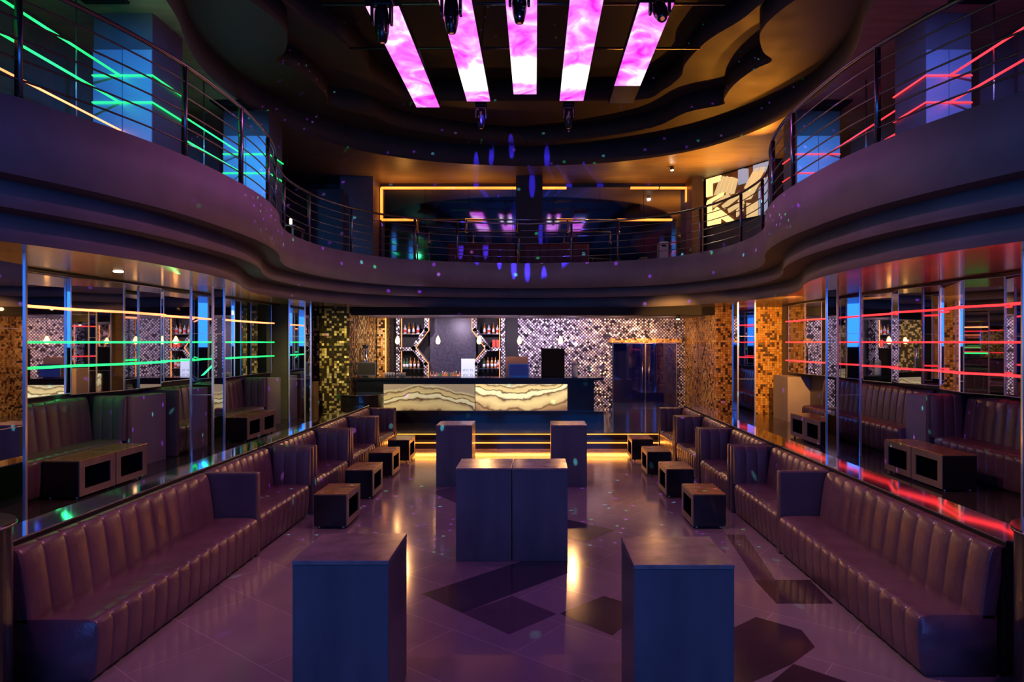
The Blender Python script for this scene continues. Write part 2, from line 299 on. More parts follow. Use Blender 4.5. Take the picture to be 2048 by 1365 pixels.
def screen_mat(name, seed, k):
    """a video wall module: magenta sky with blown-out white clouds"""
    m, nt, b = newmat(name); N = nt.nodes.new; L = nt.links.new
    tc = N('ShaderNodeTexCoord'); mp = N('ShaderNodeMapping'); mp.inputs['Location'].default_value = (seed, seed*0.7, 0); mp.inputs['Scale'].default_value = (1.3, 0.9, 1)
    L(tc.outputs['Object'], mp.inputs[0])
    n = N('ShaderNodeTexNoise'); n.inputs['Scale'].default_value = 1.5; n.inputs['Detail'].default_value = 7; n.inputs['Distortion'].default_value = 1.4
    L(mp.outputs[0], n.inputs['Vector'])
    sp = N('ShaderNodeSeparateXYZ'); L(tc.outputs['Object'], sp.inputs[0])
    # the picture on the screens: a bright horizon two thirds of the way along
    d = N('ShaderNodeMath'); d.operation = 'SUBTRACT'; d.inputs[1].default_value = k; L(sp.outputs[1], d.inputs[0])
    a = N('ShaderNodeMath'); a.operation = 'ABSOLUTE'; L(d.outputs[0], a.inputs[0])
    mr = N('ShaderNodeMapRange'); mr.inputs['From Min'].default_value = 0.25; mr.inputs['From Max'].default_value = 0.75; mr.inputs['To Min'].default_value = 0.42; mr.inputs['To Max'].default_value = 0.0
    L(a.outputs[0], mr.inputs['Value'])
    s = N('ShaderNodeMath'); s.operation = 'ADD'; L(n.outputs['Fac'], s.inputs[0]); L(mr.outputs[0], s.inputs[1])
    r = N('ShaderNodeValToRGB'); e = r.color_ramp.elements
    e[0].position = 0.30; e[0].color = (0.75, 0.01, 0.50, 1); e[1].position = 0.74; e[1].color = (1, 0.93, 0.92, 1)
    q = e.new(0.46); q.color = (0.78, 0.13, 0.85, 1); q = e.new(0.58); q.color = (0.92, 0.34, 0.78, 1)
    L(s.outputs[0], r.inputs[0]); L(r.outputs[0], b.inputs['Emission Color'])
    b.inputs['Emission Strength'].default_value = 1.7; b.inputs['Base Color'].default_value = (0.02, 0.02, 0.02, 1)
    return m

# ------------------------------------------------------------------ geometry helpers
def bx(bm, x0, x1, y0, y1, z0, z1, bev=0, seg=2):
    r = bmesh.ops.create_cube(bm, size=1)
    for v in r['verts']:
        v.co = Vector(((x0+x1)/2+v.co.x*(x1-x0), (y0+y1)/2+v.co.y*(y1-y0), (z0+z1)/2+v.co.z*(z1-z0)))
    if bev:
        es = {e for v in r['verts'] for e in v.link_edges}
        bmesh.ops.bevel(bm, geom=list(es), offset=bev, segments=seg, profile=0.5, affect='EDGES')
    return bm
def obj(name, bm, m, parent=None, smooth=False, loc=None):
    me = bpy.data.meshes.new(name); bmesh.ops.recalc_face_normals(bm, faces=bm.faces[:]); bm.to_mesh(me); bm.free()
    if isinstance(m, (list, tuple)):
        for q in m: me.materials.append(q)
    else: me.materials.append(m)
    if smooth:
        for p in me.polygons: p.use_smooth = True
    o = bpy.data.objects.new(name, me); C.objects.link(o)
    if parent: o.parent = parent
    if loc: o.location = loc
    return o
def box(name, dims, m, parent=None, bev=0, seg=2):
    return obj(name, bx(bmesh.new(), *dims, bev, seg), m, parent, smooth=False)
def thing(name, label, cat, loc=(0, 0, 0), rz=0, group=None):
    o = bpy.data.objects.new(name, None); C.objects.link(o); o.empty_display_size = 0.1
    o.location = loc; o.rotation_euler = (0, 0, rz); o['label'] = label; o['category'] = cat
    if group: o['group'] = group
    return o
def tag(o, label, cat, group=None):
    o['label'] = label; o['category'] = cat
    if group: o['group'] = group
    return o
def struct(name, bm, m, smooth=False):
    o = obj(name, bm, m, smooth=smooth); o['kind'] = 'structure'; return o
def sbox(name, dims, m, bev=0):
    return struct(name, bx(bmesh.new(), *dims, bev), m)
def dup(root, loc, rz=None, label=None, group=None, scale=None):
    r = root.copy(); C.objects.link(r); r.location = loc
    if rz is not None: r.rotation_euler = (0, 0, rz)
    if scale: r.scale = scale
    if label: r['label'] = label
    if group: r['group'] = group
    for ch in list(root.children):
        c = ch.copy(); C.objects.link(c); c.parent = r
        for g in list(ch.children):
            d = g.copy(); C.objects.link(d); d.parent = c
    return r
def tube(bm, pts, r, seg=8, closed=False):
    pts = [Vector(p) for p in pts]; n = len(pts); rings = []
    for i, p in enumerate(pts):
        a = pts[i-1] if (i > 0 or closed) else p; b = pts[(i+1) % n] if (i < n-1 or closed) else p
        t = (b-a).normalized(); up = Vector((0, 0, 1)) if abs(t.z) < 0.95 else Vector((1, 0, 0))
        s = t.cross(up).normalized(); u = s.cross(t).normalized()
        rings.append([bm.verts.new(p + s*r*math.cos(2*PI*k/seg) + u*r*math.sin(2*PI*k/seg)) for k in range(seg)])
    for i in range(n if closed else n-1):
        A, B = rings[i], rings[(i+1) % n]
        for k in range(seg): bm.faces.new((A[k], A[(k+1) % seg], B[(k+1) % seg], B[k]))
    if not closed:
        bm.faces.new(rings[0][::-1]); bm.faces.new(rings[-1])
    return bm
def lathe(bm, prof, seg=24, c=(0, 0, 0)):
    rings = []
    for r, z in prof:
        if r < 1e-5: rings.append([bm.verts.new((c[0], c[1], c[2]+z))])
        else: rings.append([bm.verts.new((c[0]+r*math.cos(2*PI*k/seg), c[1]+r*math.sin(2*PI*k/seg), c[2]+z)) for k in range(seg)])
    for A, B in zip(rings, rings[1:]):
        for k in range(seg):
            k2 = (k+1) % seg
            if len(A) == 1 and len(B) == 1: continue
            if len(A) == 1: bm.faces.new((A[0], B[k], B[k2]))
            elif len(B) == 1: bm.faces.new((A[k], A[k2], B[0]))
            else: bm.faces.new((A[k], A[k2], B[k2], B[k]))
    if len(rings[0]) > 1: bm.faces.new(rings[0][::-1])
    if len(rings[-1]) > 1: bm.faces.new(rings[-1])
    return bm
def prism(bm, poly, z0, z1):
    """vertical prism over a plan polygon, which may be concave"""
    a = [bm.verts.new((x, y, z0)) for x, y in poly]; b = [bm.verts.new((x, y, z1)) for x, y in poly]
    n = len(poly)
    for i in range(n): bm.faces.new((a[i], a[(i+1) % n], b[(i+1) % n], b[i]))
    fs = [bm.faces.new(a[::-1]), bm.faces.new(b)]
    bmesh.ops.triangulate(bm, faces=fs, quad_method='BEAUTY', ngon_method='EAR_CLIP')
    return bm
def catmull(P, k=8):
    out = []
    for i in range(len(P)-1):
        p0 = P[max(0, i-1)]; p1 = P[i]; p2 = P[i+1]; p3 = P[min(len(P)-1, i+2)]
        for j in range(k):
            t = j/k; t2 = t*t; t3 = t2*t
            out.append(tuple(0.5*((2*p1[a])+(-p0[a]+p2[a])*t+(2*p0[a]-5*p1[a]+4*p2[a]-p3[a])*t2+(-p0[a]+3*p1[a]-3*p2[a]+p3[a])*t3) for a in (0, 1)))
    out.append(tuple(P[-1])); return out
def full(half):     # from the near left round the far end to the near right
    L = [(AX-d, y) for d, y in half]; R = [(AX+d, y) for d, y in half[::-1]]
    return L + R[1:] if abs(half[-1][0]) < 1e-6 else L+R
def offset(P, d):
    out = []
    for i, p in enumerate(P):
        a = P[max(0, i-1)]; b = P[min(len(P)-1, i+1)]
        tx, ty = b[0]-a[0], b[1]-a[1]; l = math.hypot(tx, ty) or 1
        out.append((p[0]-ty/l*d, p[1]+tx/l*d))
    return out
def slab(name, curve, z0, z1, mats, W=7.45, B=20.45, Fy=-5.2):
    """horizontal plate between an opening's wavy edge and the room's outline"""
    cx, cy = AX, 8.0
    def proj(p):
        dx, dy = p[0]-cx, p[1]-cy; ts = []
        if dx > 1e-9: ts.append(((W-cx)/dx, 'R'))
        if dx < -1e-9: ts.append(((-W-cx)/dx, 'L'))
        if dy > 1e-9: ts.append(((B-cy)/dy, 'B'))
        if dy < -1e-9: ts.append(((Fy-0.05-cy)/dy, 'F'))
        t, side = min(ts); return (cx+dx*t, cy+dy*t), side
    bm = bmesh.new(); corner = {('L', 'B'): (-W, B), ('B', 'R'): (W, B), ('F', 'L'): (-W, Fy), ('R', 'F'): (W, Fy)}
    V = []
    for p in curve:
        q, side = proj(p)
        V.append((bm.verts.new((p[0], p[1], z0)), bm.verts.new((p[0], p[1], z1)), bm.verts.new((q[0], q[1], z0)), bm.verts.new((q[0], q[1], z1)), side))
    for A, Bv in zip(V, V[1:]):
        f = bm.faces.new((A[0], Bv[0], Bv[1], A[1])); f.material_index = 0
        c = corner.get((A[4], Bv[4])) if A[4] != Bv[4] else None
        lo = [A[0], A[2]] + ([bm.verts.new((*c, z0))] if c else []) + [Bv[2], Bv[0]]
        hi = [A[1], A[3]] + ([bm.verts.new((*c, z1))] if c else []) + [Bv[3], Bv[1]]
        f = bm.faces.new(lo); f.material_index = 1
        f = bm.faces.new(hi[::-1]); f.material_index = 2
        f = bm.faces.new([q for q in lo[1:-1]][:1]+[Bv[2], Bv[3]]+[A[3]]) if not c else None
    for q in (V[0], V[-1]): bm.faces.new((q[0], q[1], q[3], q[2]))
    o = struct(name, bm, mats)
    for p in o.data.polygons: p.use_smooth = abs(p.normal.z) < 0.5
    return o

# ------------------------------------------------------------------ the shell
sbox('floor', (-7.4, 7.4, -5.2, 20.4, -0.12, 0), M['floor'])
def W2(x, y, z=0):
    Z = (CAMZ-z)*F/(y-685); return ((x-1070)/F*Z, Z)
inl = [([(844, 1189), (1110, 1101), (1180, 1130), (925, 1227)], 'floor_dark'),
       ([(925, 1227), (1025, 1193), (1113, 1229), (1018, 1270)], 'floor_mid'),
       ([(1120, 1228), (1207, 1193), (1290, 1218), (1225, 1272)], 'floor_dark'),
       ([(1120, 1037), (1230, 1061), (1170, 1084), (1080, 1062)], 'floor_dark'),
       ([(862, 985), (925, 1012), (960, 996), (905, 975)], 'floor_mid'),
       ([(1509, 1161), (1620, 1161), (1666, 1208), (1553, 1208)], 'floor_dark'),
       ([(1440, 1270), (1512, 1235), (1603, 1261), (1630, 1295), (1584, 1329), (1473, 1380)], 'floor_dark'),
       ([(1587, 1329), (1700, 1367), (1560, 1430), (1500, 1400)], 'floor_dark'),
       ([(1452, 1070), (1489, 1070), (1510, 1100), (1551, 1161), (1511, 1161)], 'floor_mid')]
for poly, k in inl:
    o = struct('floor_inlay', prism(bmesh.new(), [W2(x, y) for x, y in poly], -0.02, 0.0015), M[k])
sbox('wall_left', (-6.30, -6.12, 5.6, 17, 0, 3.226), M['plaster_dark'])
sbox('wall_right', (6.12, 6.30, 5.6, 17, 0, 3.226), M['plaster_dark'])
sbox('wall_left_near', (-7.45, -6.13, -5.2, 5.6, 0, 3.226), M['plaster_dark'])
sbox('wall_right_near', (6.13, 7.45, -5.2, 5.6, 0, 3.226), M['plaster_dark'])
sbox('wall_left_upper', (-7.45, -7.3, -5.2, 20.45, 3.226, 9.0), M['plaster_dark'])
sbox('wall_right_upper', (7.3, 7.45, -5.2, 20.45, 3.226, 9.0), M['plaster_dark'])
sbox('wall_rear', (-7.45, 7.45, -5.35, -5.2, 0, 9.0), M['plaster_dark'])
DX0, DX1 = (1225-1070)/F*20.12, (1352-1070)/F*20.12
sbox('wall_back_left', (-4.75, DX0, 20.15, 20.4, 0.3, 3.226), M['silver'])
sbox('wall_back_right', (DX1, 4.65, 20.15, 20.4, 0.3, 3.226), M['silver'])
sbox('wall_back_over_door', (DX0, DX1, 20.15, 20.4, 2.31, 3.226), M['silver'])
LB = mat('night_blue_lobby', (0.06, 0.06, 0.14), 0.35)
sbox('wall_lobby_left', (DX0-0.9, DX0-0.8, 20.4, 22.6, 0.3, 2.6), M['plaster'])
sbox('wall_lobby_right', (DX1+0.1, DX1+0.2, 20.4, 22.6, 0.3, 2.6), LB)
sbox('wall_lobby_back', (DX0-0.9, DX1+0.2, 22.6, 22.7, 0.3, 2.6), LB)
sbox('ceiling_lobby', (DX0-0.9, DX1+0.2, 20.4, 22.7, 2.6, 2.7), M['plaster_dark'])
sbox('floor_lobby', (DX0-0.9, DX1+0.2, 20.2, 22.7, 0.2, 0.315), M['plaster'])
spot('lobby_lamp', (DX0-0.3, 21.2, 2.5), (DX0, 22.2, 0.6), (0.75, 1.0, 0.85), 26, 120, 1.0)
spot('lobby_blue', (DX1-0.4, 20.9, 2.5), (DX1-0.3, 22.6, 1.5), (0.06, 0.08, 1.0), 22, 120, 1.0)

sbox('wall_back_upper', (-7.45, 7.45, 20.2, 20.45, 4.3, 9.0), M['plaster_dark'])
sbox('wall_alcove_left', (-6.3, -4.6, 16.6, 20.4, 0, 3.226), [M['gold_dark']][0])
sbox('wall_alcove_right', (4.5, 6.3, 16.6, 20.4, 0, 3.226), M['gold'])
sbox('ceiling', (-7.45, 7.45, -5.2, 20.45, 8.55, 8.7), M['ceil'])
# side platforms, the bar platform and its steps
sbox('floor_side_left', (-6.2, -4.02, 4.9, 16.6, 0, 0.58), M['carpet'])
sbox('floor_side_right', (3.67, 6.2, 4.9, 16.6, 0, 0.58), M['carpet'])
sbox('floor_bar_platform', (-4.6, 4.5, 15.1, 20.2, 0, 0.315), M['carpet'])
sbox('floor_step', (-4.6, 4.5, 14.8, 15.1, 0, 0.157), M['carpet'])
sbox('trim_step_nosing', (-4.0, 3.6, 15.07, 15.1, 0.29, 0.3155), M['black'])
for i, (y, z) in enumerate(((14.79, 0.118), (15.09, 0.272))):
    o = obj('step_light_strip', bx(bmesh.new(), -3.1, 2.8, y-0.012, y+0.0, z, z+0.022), M['led_step'])
    tag(o, ['amber light strip under the lower step to the bar', 'amber light strip under the upper step to the bar'][i], 'light strip')
area('step_glow_low', (AX, 14.76, 0.13), (AX, 13.6, 0.0), 5.9, 0.03, (1.0, 0.30, 0.04), 18)
area('step_glow_high', (AX, 15.06, 0.28), (AX, 14.3, 0.0), 5.9, 0.03, (1.0, 0.34, 0.04), 8)

# balcony: three stepped wavy bands
half0 = [(5.5, -5.2), (5.5, 0), (5.2, 2.4), (4.6, 3.9), (4.15, 5.0), (3.92, 5.55), (3.67, 6.3), (3.5, 7.2), (3.46, 8.5), (3.54, 9.4), (3.74, 10.3),
         (4.02, 11.1), (4.22, 11.9), (4.27, 12.7), (4.18, 13.7), (3.80, 14.8), (3.05, 15.8), (1.7, 16.5), (0, 16.8)]
hc = catmull(half0, 6); hc[-1] = (0, 16.8)
C0 = full(hc)
C1 = offset(C0, 0.27); C2 = offset(C0, 0.56); CU = offset(C0, 1.40)
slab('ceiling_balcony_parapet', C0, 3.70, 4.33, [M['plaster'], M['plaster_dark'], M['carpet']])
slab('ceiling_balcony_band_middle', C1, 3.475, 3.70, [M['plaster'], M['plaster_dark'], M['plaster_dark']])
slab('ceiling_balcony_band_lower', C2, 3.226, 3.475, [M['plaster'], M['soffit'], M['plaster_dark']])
slab('ceiling_upper', CU, 7.13, 7.67, [M['plaster_dark'], M['ceil_up'], M['plaster_dark']])
CA = [(4.9, -5.2), (4.9, 4), (4.5, 7.0), (4.1, 8.2), (4.25, 9.4), (4.7, 9.9), (4.3, 10.3), (4.1, 10.9), (4.06, 11.4), (4.16, 11.8), (4.4, 12.3), (4.68, 12.66),
      (4.46, 13.1), (4.31, 13.87), (4.33, 14.64), (4.40, 15.0), (3.7, 15.5), (3.1, 16.6), (1.6, 17.5), (0, 17.9)]
CBh = [(3.6, -5.2), (3.6, 3), (3.9, 6), (4.25, 8.5), (4.3, 10.2), (4.0, 11.5), (3.85, 12.0), (3.55, 12.6), (3.38, 13.2), (3.30, 13.9), (3.35, 14.5), (3.1, 15.3), (2.6, 15.9), (0, 15.95)]
slab('ceiling_cove_lower', full(catmull(CA, 4)), 7.67, 8.10, [M['cove'], M['cove'], M['cove']])
slab('ceiling_cove_upper', full(catmull(CBh, 4)), 8.10, 8.55, [M['cove'], M['cove'], M['cove']])
# bulkhead over the bar and the alcove's ceiling
sbox('ceiling_bar_bulkhead', (-4.6, 4.5, 16.75, 17.05, 3.03, 3.226), M['black_matt'])
sbox('ceiling_bar', (-4.6, 4.5, 17.05, 20.15, 3.06, 3.226), M['plaster'])

# ------------------------------------------------------------------ balcony railing
RC = offset(C0, 0.07)
s_all = [0]
for a, b in zip(RC, RC[1:]): s_all.append(s_all[-1]+math.hypot(b[0]-a[0], b[1]-a[1]))
vis = [p for p in RC if p[1] > 2.0]
rail = thing('balcony_railing', 'curved dark steel railing of thin rods along the whole balcony edge', 'railing', (AX, 16.8, 4.33))
def onrail(name, bm, m):
    o = obj(name, bm, m, smooth=True); o.parent = rail; o.matrix_parent_inverse = Matrix.Translation((-AX, -16.8, -4.33)); return o
onrail('handrail', tube(bmesh.new(), [(x, y, 5.33) for x, y in vis], 0.024, 10), M['steel_dark'])
for k in range(5):
    onrail('rail_rod', tube(bmesh.new(), [(x, y, 4.50+0.165*k) for x, y in vis], 0.009, 6), M['steel_dark'])
def at_ratio(side, yy):
    best = None
    for x, y in RC:
        if (x-AX)*side > 0 and (best is None or abs(y-yy) < abs(best[1]-yy)): best = (x, y)
    return best
posts = [at_ratio(-1, y) for y in (3.7, 5.45, 7.2, 8.5, 9.7, 10.7, 12.0, 13.3, 14.8)] + [at_ratio(1, y) for y in (3.4, 5.0, 6.75, 8.6, 9.9, 11.2, 12.2, 13.3, 14.9)]
posts += [min(RC, key=lambda p: abs(p[0]-xx)+(20-p[1])*0.3) for xx in (-3.0, -1.85, -0.45, 0.9, 2.1)]
for x, y in posts:
    bm = bmesh.new(); bx(bm, x-0.028, x+0.028, y-0.012, y+0.012, 4.33, 5.31); bx(bm, x-0.05, x+0.05, y-0.04, y+0.04, 4.33, 4.345)
    onrail('post', bm, M['steel_dark'])

# ------------------------------------------------------------------ pedestals
def pedestal(label, x0, x1, y0, d=0.59, h=1.0):
    cx = (x0+x1)/2; w_ = (x1-x0)/2
    t = thing('pedestal', label, 'pedestal', (cx, y0+d/2, 0), 0, 'tall dark box pedestals on the dance floor')
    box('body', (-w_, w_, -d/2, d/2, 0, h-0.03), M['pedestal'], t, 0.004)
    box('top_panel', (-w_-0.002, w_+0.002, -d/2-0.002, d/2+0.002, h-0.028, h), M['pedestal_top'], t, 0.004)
    return t
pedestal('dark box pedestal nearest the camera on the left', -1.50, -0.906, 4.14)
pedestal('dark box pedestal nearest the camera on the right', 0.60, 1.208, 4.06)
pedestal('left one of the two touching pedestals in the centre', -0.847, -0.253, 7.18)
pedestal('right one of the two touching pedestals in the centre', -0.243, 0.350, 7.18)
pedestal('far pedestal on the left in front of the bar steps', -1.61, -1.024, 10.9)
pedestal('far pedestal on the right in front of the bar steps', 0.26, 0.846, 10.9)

# ------------------------------------------------------------------ banquettes
def chan(u, n, depth):   # channel tufting: broad ribs with sharp seams
    f = (u*n) % 1.0
    return depth*(max(0.0, math.sin(PI*f)))**0.28
def padded(name, L, H, n, parent, m, base, lean=0.0, t=0.10, bulge=0.028, flat=False):
    """upright pad: local x along its length 0..L, front faces -y, z 0..H; base = Matrix placing it"""
    bm = bmesh.new(); US = [(i+f)/n for i in range(n) for f in (0, .035, .10, .25, .5, .75, .90, .965)]+[1.0]
    prof = [(0.0, 0.0), (0.0, 0.15), (0.0, 0.45), (0.0, 0.75), (0.004, 0.90), (0.02, 0.97), (0.05, 1.0), (t*0.9, 1.0), (t, 0.985), (t, 0.0)]
    grid = []
    for u in US:
        c = 0 if flat else chan(u, n, bulge)
        e = min(1, min(u, 1-u)*L/0.03)
        col = []
        for (dy, v) in prof:
            w_ = 1.0 if dy < 0.04 else (0.5 if dy < 0.06 else 0.0)
            y = dy - c*w_*(0.6+0.4*math.sin(PI*min(1, v))) + (1-e)*0.012*w_
            z = v*H + (c*0.35 if v > 0.95 and w_ > 0 else 0)
            col.append(bm.verts.new((u*L, y + lean*v, z)))
        grid.append(col)
    for A, B in zip(grid, grid[1:]):
        for k in range(len(prof)-1): bm.faces.new((A[k], B[k], B[k+1], A[k+1]))
    bm.faces.new(grid[0]); bm.faces.new(grid[-1][::-1])
    bm.transform(base)
    o = obj(name, bm, m, parent, smooth=True)
    return o
def seat_mesh(L, D, H, n, base):
    """seat block: x 0..L, front at y=0, back y=D"""
    bm = bmesh.new(); US = [(i+f)/n for i in range(n) for f in (0, .035, .10, .25, .5, .75, .90, .965)]+[1.0]
    prof = [(0.05, 0.0, 0.2), (0.012, 0.05, 1), (0.0, 0.20, 1), (-0.006, H-0.10, 1), (-0.004, H-0.05, 1), (0.012, H-0.018, 1), (0.045, H-0.002, 0.7), (0.10, H+0.004, 0.25), (0.3, H+0.006, 0), (D, H, 0), (D, 0, 0)]
    grid = []
    for u in US:
        c = chan(u, n, 0.014)
        grid.append([bm.verts.new((u*L, y - c*w_, z + (c*0.5*w_ if z > H-0.06 else 0))) for y, z, w_ in prof])
    for A, B in zip(grid, grid[1:]):
        for k in range(len(prof)): 
            k2 = (k+1) % len(prof); bm.faces.new((A[k], B[k], B[k2], A[k2]))
    bm.faces.new(grid[0]); bm.faces.new(grid[-1][::-1])
    bm.transform(base); return bm
def banquette(label, side, xf, y0, y1, arms=(True, True), depth=0.63, H=0.43, top=0.92, zb=0.0, group='leather banquettes', seatn=None):
    """side -1: the seat faces +x; xf = x of the seat's front; y0..y1 its run"""
    L = y1-y0; t = thing('banquette', label, 'banquette', (xf, (y0+y1)/2, zb), 0, group)
    # local frame: x along +y (world), y towards the wall
    base = Matrix(((0, side, 0, 0), (1, 0, 0, -L/2), (0, 0, 1, 0), (0, 0, 0, 1)))
    n = seatn or max(3, round((L-0.2)/0.17)); nb = max(3, round((L-0.2)/0.2))
    a0 = 0.10 if arms[0] else 0.0; a1 = 0.20 if arms[1] else 0.0
    obj('seat', seat_mesh(L-a0-a1, depth-0.06, H, n, base @ Matrix.Translation((a0, 0, 0))), M['leather'], t, smooth=True)
    padded('backrest', L-a0-a1, top-H+0.02, nb, t, M['leather'], base @ Matrix.Translation((a0, depth-0.17, H-0.02)), 0.07, 0.10, 0.022)
    b = bmesh.new(); bx(b, 0, L-0.001, depth-0.03, depth, 0, top-0.015); b.transform(base); obj('back_panel', b, M['black_matt'], t)
    if arms[0]:
        b = bmesh.new(); bx(b, 0.0, 0.09, -0.015, depth-0.03, 0, top, 0.018, 3); b.transform(base)
        obj('arm_panel', b, M['leather_side'], t, smooth=False)
    if arms[1]:
        # inner face padded in channels and turned to the camera
        b = bmesh.new(); bx(b, L-0.08, L-0.0, -0.015, depth-0.03, 0, top, 0.012, 3); b.transform(base)
        obj('end_panel', b, M['leather_side'], t)
        mt = base @ Matrix.Translation((L-0.19, 0, H-0.02)) @ Matrix(((0, 1, 0, 0), (1, 0, 0, 0), (0, 0, 1, 0), (0, 0, 0, 1)))
        padded('end_cushion', depth-0.13, top-H+0.015, 3, t, M['leather_side'], mt, 0.03, 0.10, 0.022)
    return t
names = ['second', 'third', 'fourth', 'fifth']
runs = [(7.32, 9.22), (9.26, 11.08), (11.12, 12.93), (12.97, 14.66)]
banquette('long open-ended leather banquette nearest the camera along the left side of the dance floor', -1, -3.03, 4.62, 7.30, (False, False), seatn=15)
banquette('long open-ended leather banquette nearest the camera along the right side of the dance floor', 1, 2.70, 4.70, 7.38, (False, False), 0.60, seatn=15)
for nm_, (a, b) in zip(names, runs):
    banquette(f'{nm_} banquette from the camera in the left row beside the dance floor', -1, -3.05, a, b)
    banquette(f'{nm_} banquette from the camera in the right row beside the dance floor', 1, 2.72, a+0.1, b+0.08, depth=0.59)

# mirror-topped ledges behind the rows
for s, x0, x1, y0, nm_ in ((-1, -4.0, -3.69, 4.72, 'left'), (1, 3.32, 3.65, 4.72, 'right')):
    t = thing('mirror_topped_ledge', f'low dark half wall with a mirror top behind the {nm_} row of banquettes', 'half wall', ((x0+x1)/2, 9.8, 0))
    w_ = (x1-x0)/2; ye = 14.9
    box('body', (-w_, w_, y0-9.8, ye-9.8, 0, 0.935), M['black_matt'], t)
    box('mirror_top', (-w_-0.002, w_+0.002, y0-9.8, ye-9.8, 0.937, 0.95), M['ledge_mirror'], t)

# ------------------------------------------------------------------ low box tables
def low_table(label, cx, cy, z, side, group, w_=0.20, d=0.32, h=0.44):
    """side: the direction (sign of x) of the face with the opening"""
    t = thing('low_table', label, 'low table', (cx, cy, z), 0, group)
    bm = bmesh.new()
    bx(bm, -w_, w_, -d, -d+0.02, 0.035, h-0.015); bx(bm, -w_, w_, d-0.02, d, 0.035, h-0.015)
    bx(bm, -w_, w_, -d+0.02, d-0.02, 0.035, 0.055); bx(bm, -w_*side-0.01, -w_*side+0.01, -d+0.02, d-0.02, 0.055, h-0.015)
    obj('body', bm, M['black'], t)
    # framed open face
    xs = sorted((side*w_, side*(w_+0.012))); bm = bmesh.new()
    bx(bm, xs[0], xs[1], -d, d, 0.035, 0.11); bx(bm, xs[0], xs[1], -d, d, h-0.085, h-0.015)
    bx(bm, xs[0], xs[1], -d, -d+0.09, 0.11, h-0.085); bx(bm, xs[0], xs[1], d-0.09, d, 0.11, h-0.085)
    obj('face_frame', bm, M['tableframe'], t)
    box('tabletop', (-w_-0.004, w_+0.014 if side > 0 else w_+0.004, -d-0.004, d+0.004, h-0.015, h), M['tabletop'], t, 0.002)
    for sx in (-1, 1):
        for sy in (-1, 1):
            obj('foot', lathe(bmesh.new(), [(0.016, 0), (0.018, 0.01), (0.012, 0.035)], 12, (sx*(w_-0.05), sy*(d-0.05), 0)), M['chrome'], t, smooth=True)
    return t
g = 'low box tables on the dance floor'
for i, (cx, cy) in enumerate(((-2.575, 8.74), (-2.64, 10.35), (-2.68, 11.92), (-2.67, 13.42))):
    low_table(f'{["nearest", "second", "third", "farthest"][i]} low box table of the left row by the dance floor', cx, cy, 0, 1, g)
for i, (cx, cy) in enumerate(((2.195, 8.74), (2.19, 10.42), (2.17, 12.02), (2.12, 13.52))):
    low_table(f'{["nearest", "second", "third", "farthest"][i]} low box table of the right row by the dance floor', cx, cy, 0, -1, g)
g = 'low box tables on the side platforms'
low_table('nearer table of the near pair on the left platform, green light on top', -5.31, 7.82, 0.58, 1, g)
low_table('farther table of the near pair on the left platform', -5.31, 8.48, 0.58, 1, g)
low_table('nearer table of the far pair on the left platform', -5.31, 12.2, 0.58, 1, g)
low_table('farther table of the far pair on the left platform', -5.31, 12.86, 0.58, 1, g)
low_table('nearer table of the near pair on the right platform', 5.01, 8.22, 0.58, -1, g)
low_table('farther table of the near pair on the right platform', 5.01, 8.88, 0.58, -1, g)
low_table('nearer table of the far pair on the right platform', 5.01, 11.6, 0.58, -1, g)
low_table('farther table of the far pair on the right platform', 5.01, 12.26, 0.58, -1, g)

# ------------------------------------------------------------------ round drum tables at the front corners and the back
def drum(label, cx, cy, r, h, z=0):
    t = thing('round_high_table', label, 'round table', (cx, cy, z))
    obj('drum', lathe(bmesh.new(), [(r*0.94, 0), (r*0.94, h-0.03)], 64), M['black'], t, smooth=False)
    obj('tabletop', lathe(bmesh.new(), [(r*0.985, h-0.03), (r, h-0.024), (r, h-0.005), (r*0.985, h)], 64), M['tabletop_dark'], t)
    obj('rim', lathe(bmesh.new(), [(r*1.004, h-0.02), (r*1.006, h-0.014), (r*1.004, h-0.009)], 64), M['chrome'], t, smooth=True)
    return t
M['tabletop_dark'] = mat('dark_polished_table_glass', (0.035, 0.03, 0.03), 0.08, 0, 0.7)
drum('dark round drum table cut by the left edge of the photo', -3.64, 4.14, 0.35, 1.21)
drum('dark round drum table cut by the right edge of the photo', 3.36, 4.14, 0.35, 1.18)
drum('dark round table between the far left banquette and the bar', -4.02, 15.6, 0.52, 0.84, 0.315)

# ------------------------------------------------------------------ side walls downstairs: faceted mirrors, strips, columns, banquettes
def mirror_panel(p, q, z0, z1, label, m='mirror'):
    (x0, y0), (x1, y1) = p, q
    L = math.hypot(x1-x0, y1-y0); a = math.atan2(y1-y0, x1-x0)
    t = thing('wall_mirror', label, 'mirror', ((x0+x1)/2, (y0+y1)/2, z0), a)
    h = z1-z0
    s = 1 if x0 > 0 else -1        # body lies behind the face
    y0_, y1_ = (-0.03, 0.0) if s > 0 else (0.0, 0.03)
    if s > 0: y0_, y1_ = -0.03, -0.0
    box('glass', (-L/2+0.006, L/2-0.006, y0_, y1_, 0.006, h-0.006), M[m], t)
    bm = bmesh.new(); f = 0.010; e0, e1 = y0_-0.003, y1_+0.003
    bx(bm, -L/2, L/2, e0, e1, 0, f); bx(bm, -L/2, L/2, e0, e1, h-f, h); bx(bm, -L/2, -L/2+f, e0, e1, f, h-f); bx(bm, L/2-f, L/2, e0, e1, f, h-f)
    obj('bevelled_edge', bm, M['edge'], t)
    return t
zl = [(-5.98, 6.6), (-6.02, 7.6), (-6.06, 8.75), (-5.86, 9.55), (-5.86, 10.5), (-6.04, 10.9), (-6.02, 12.0), (-5.98, 13.2), (-6.02, 14.2), (-5.98, 15.2)]
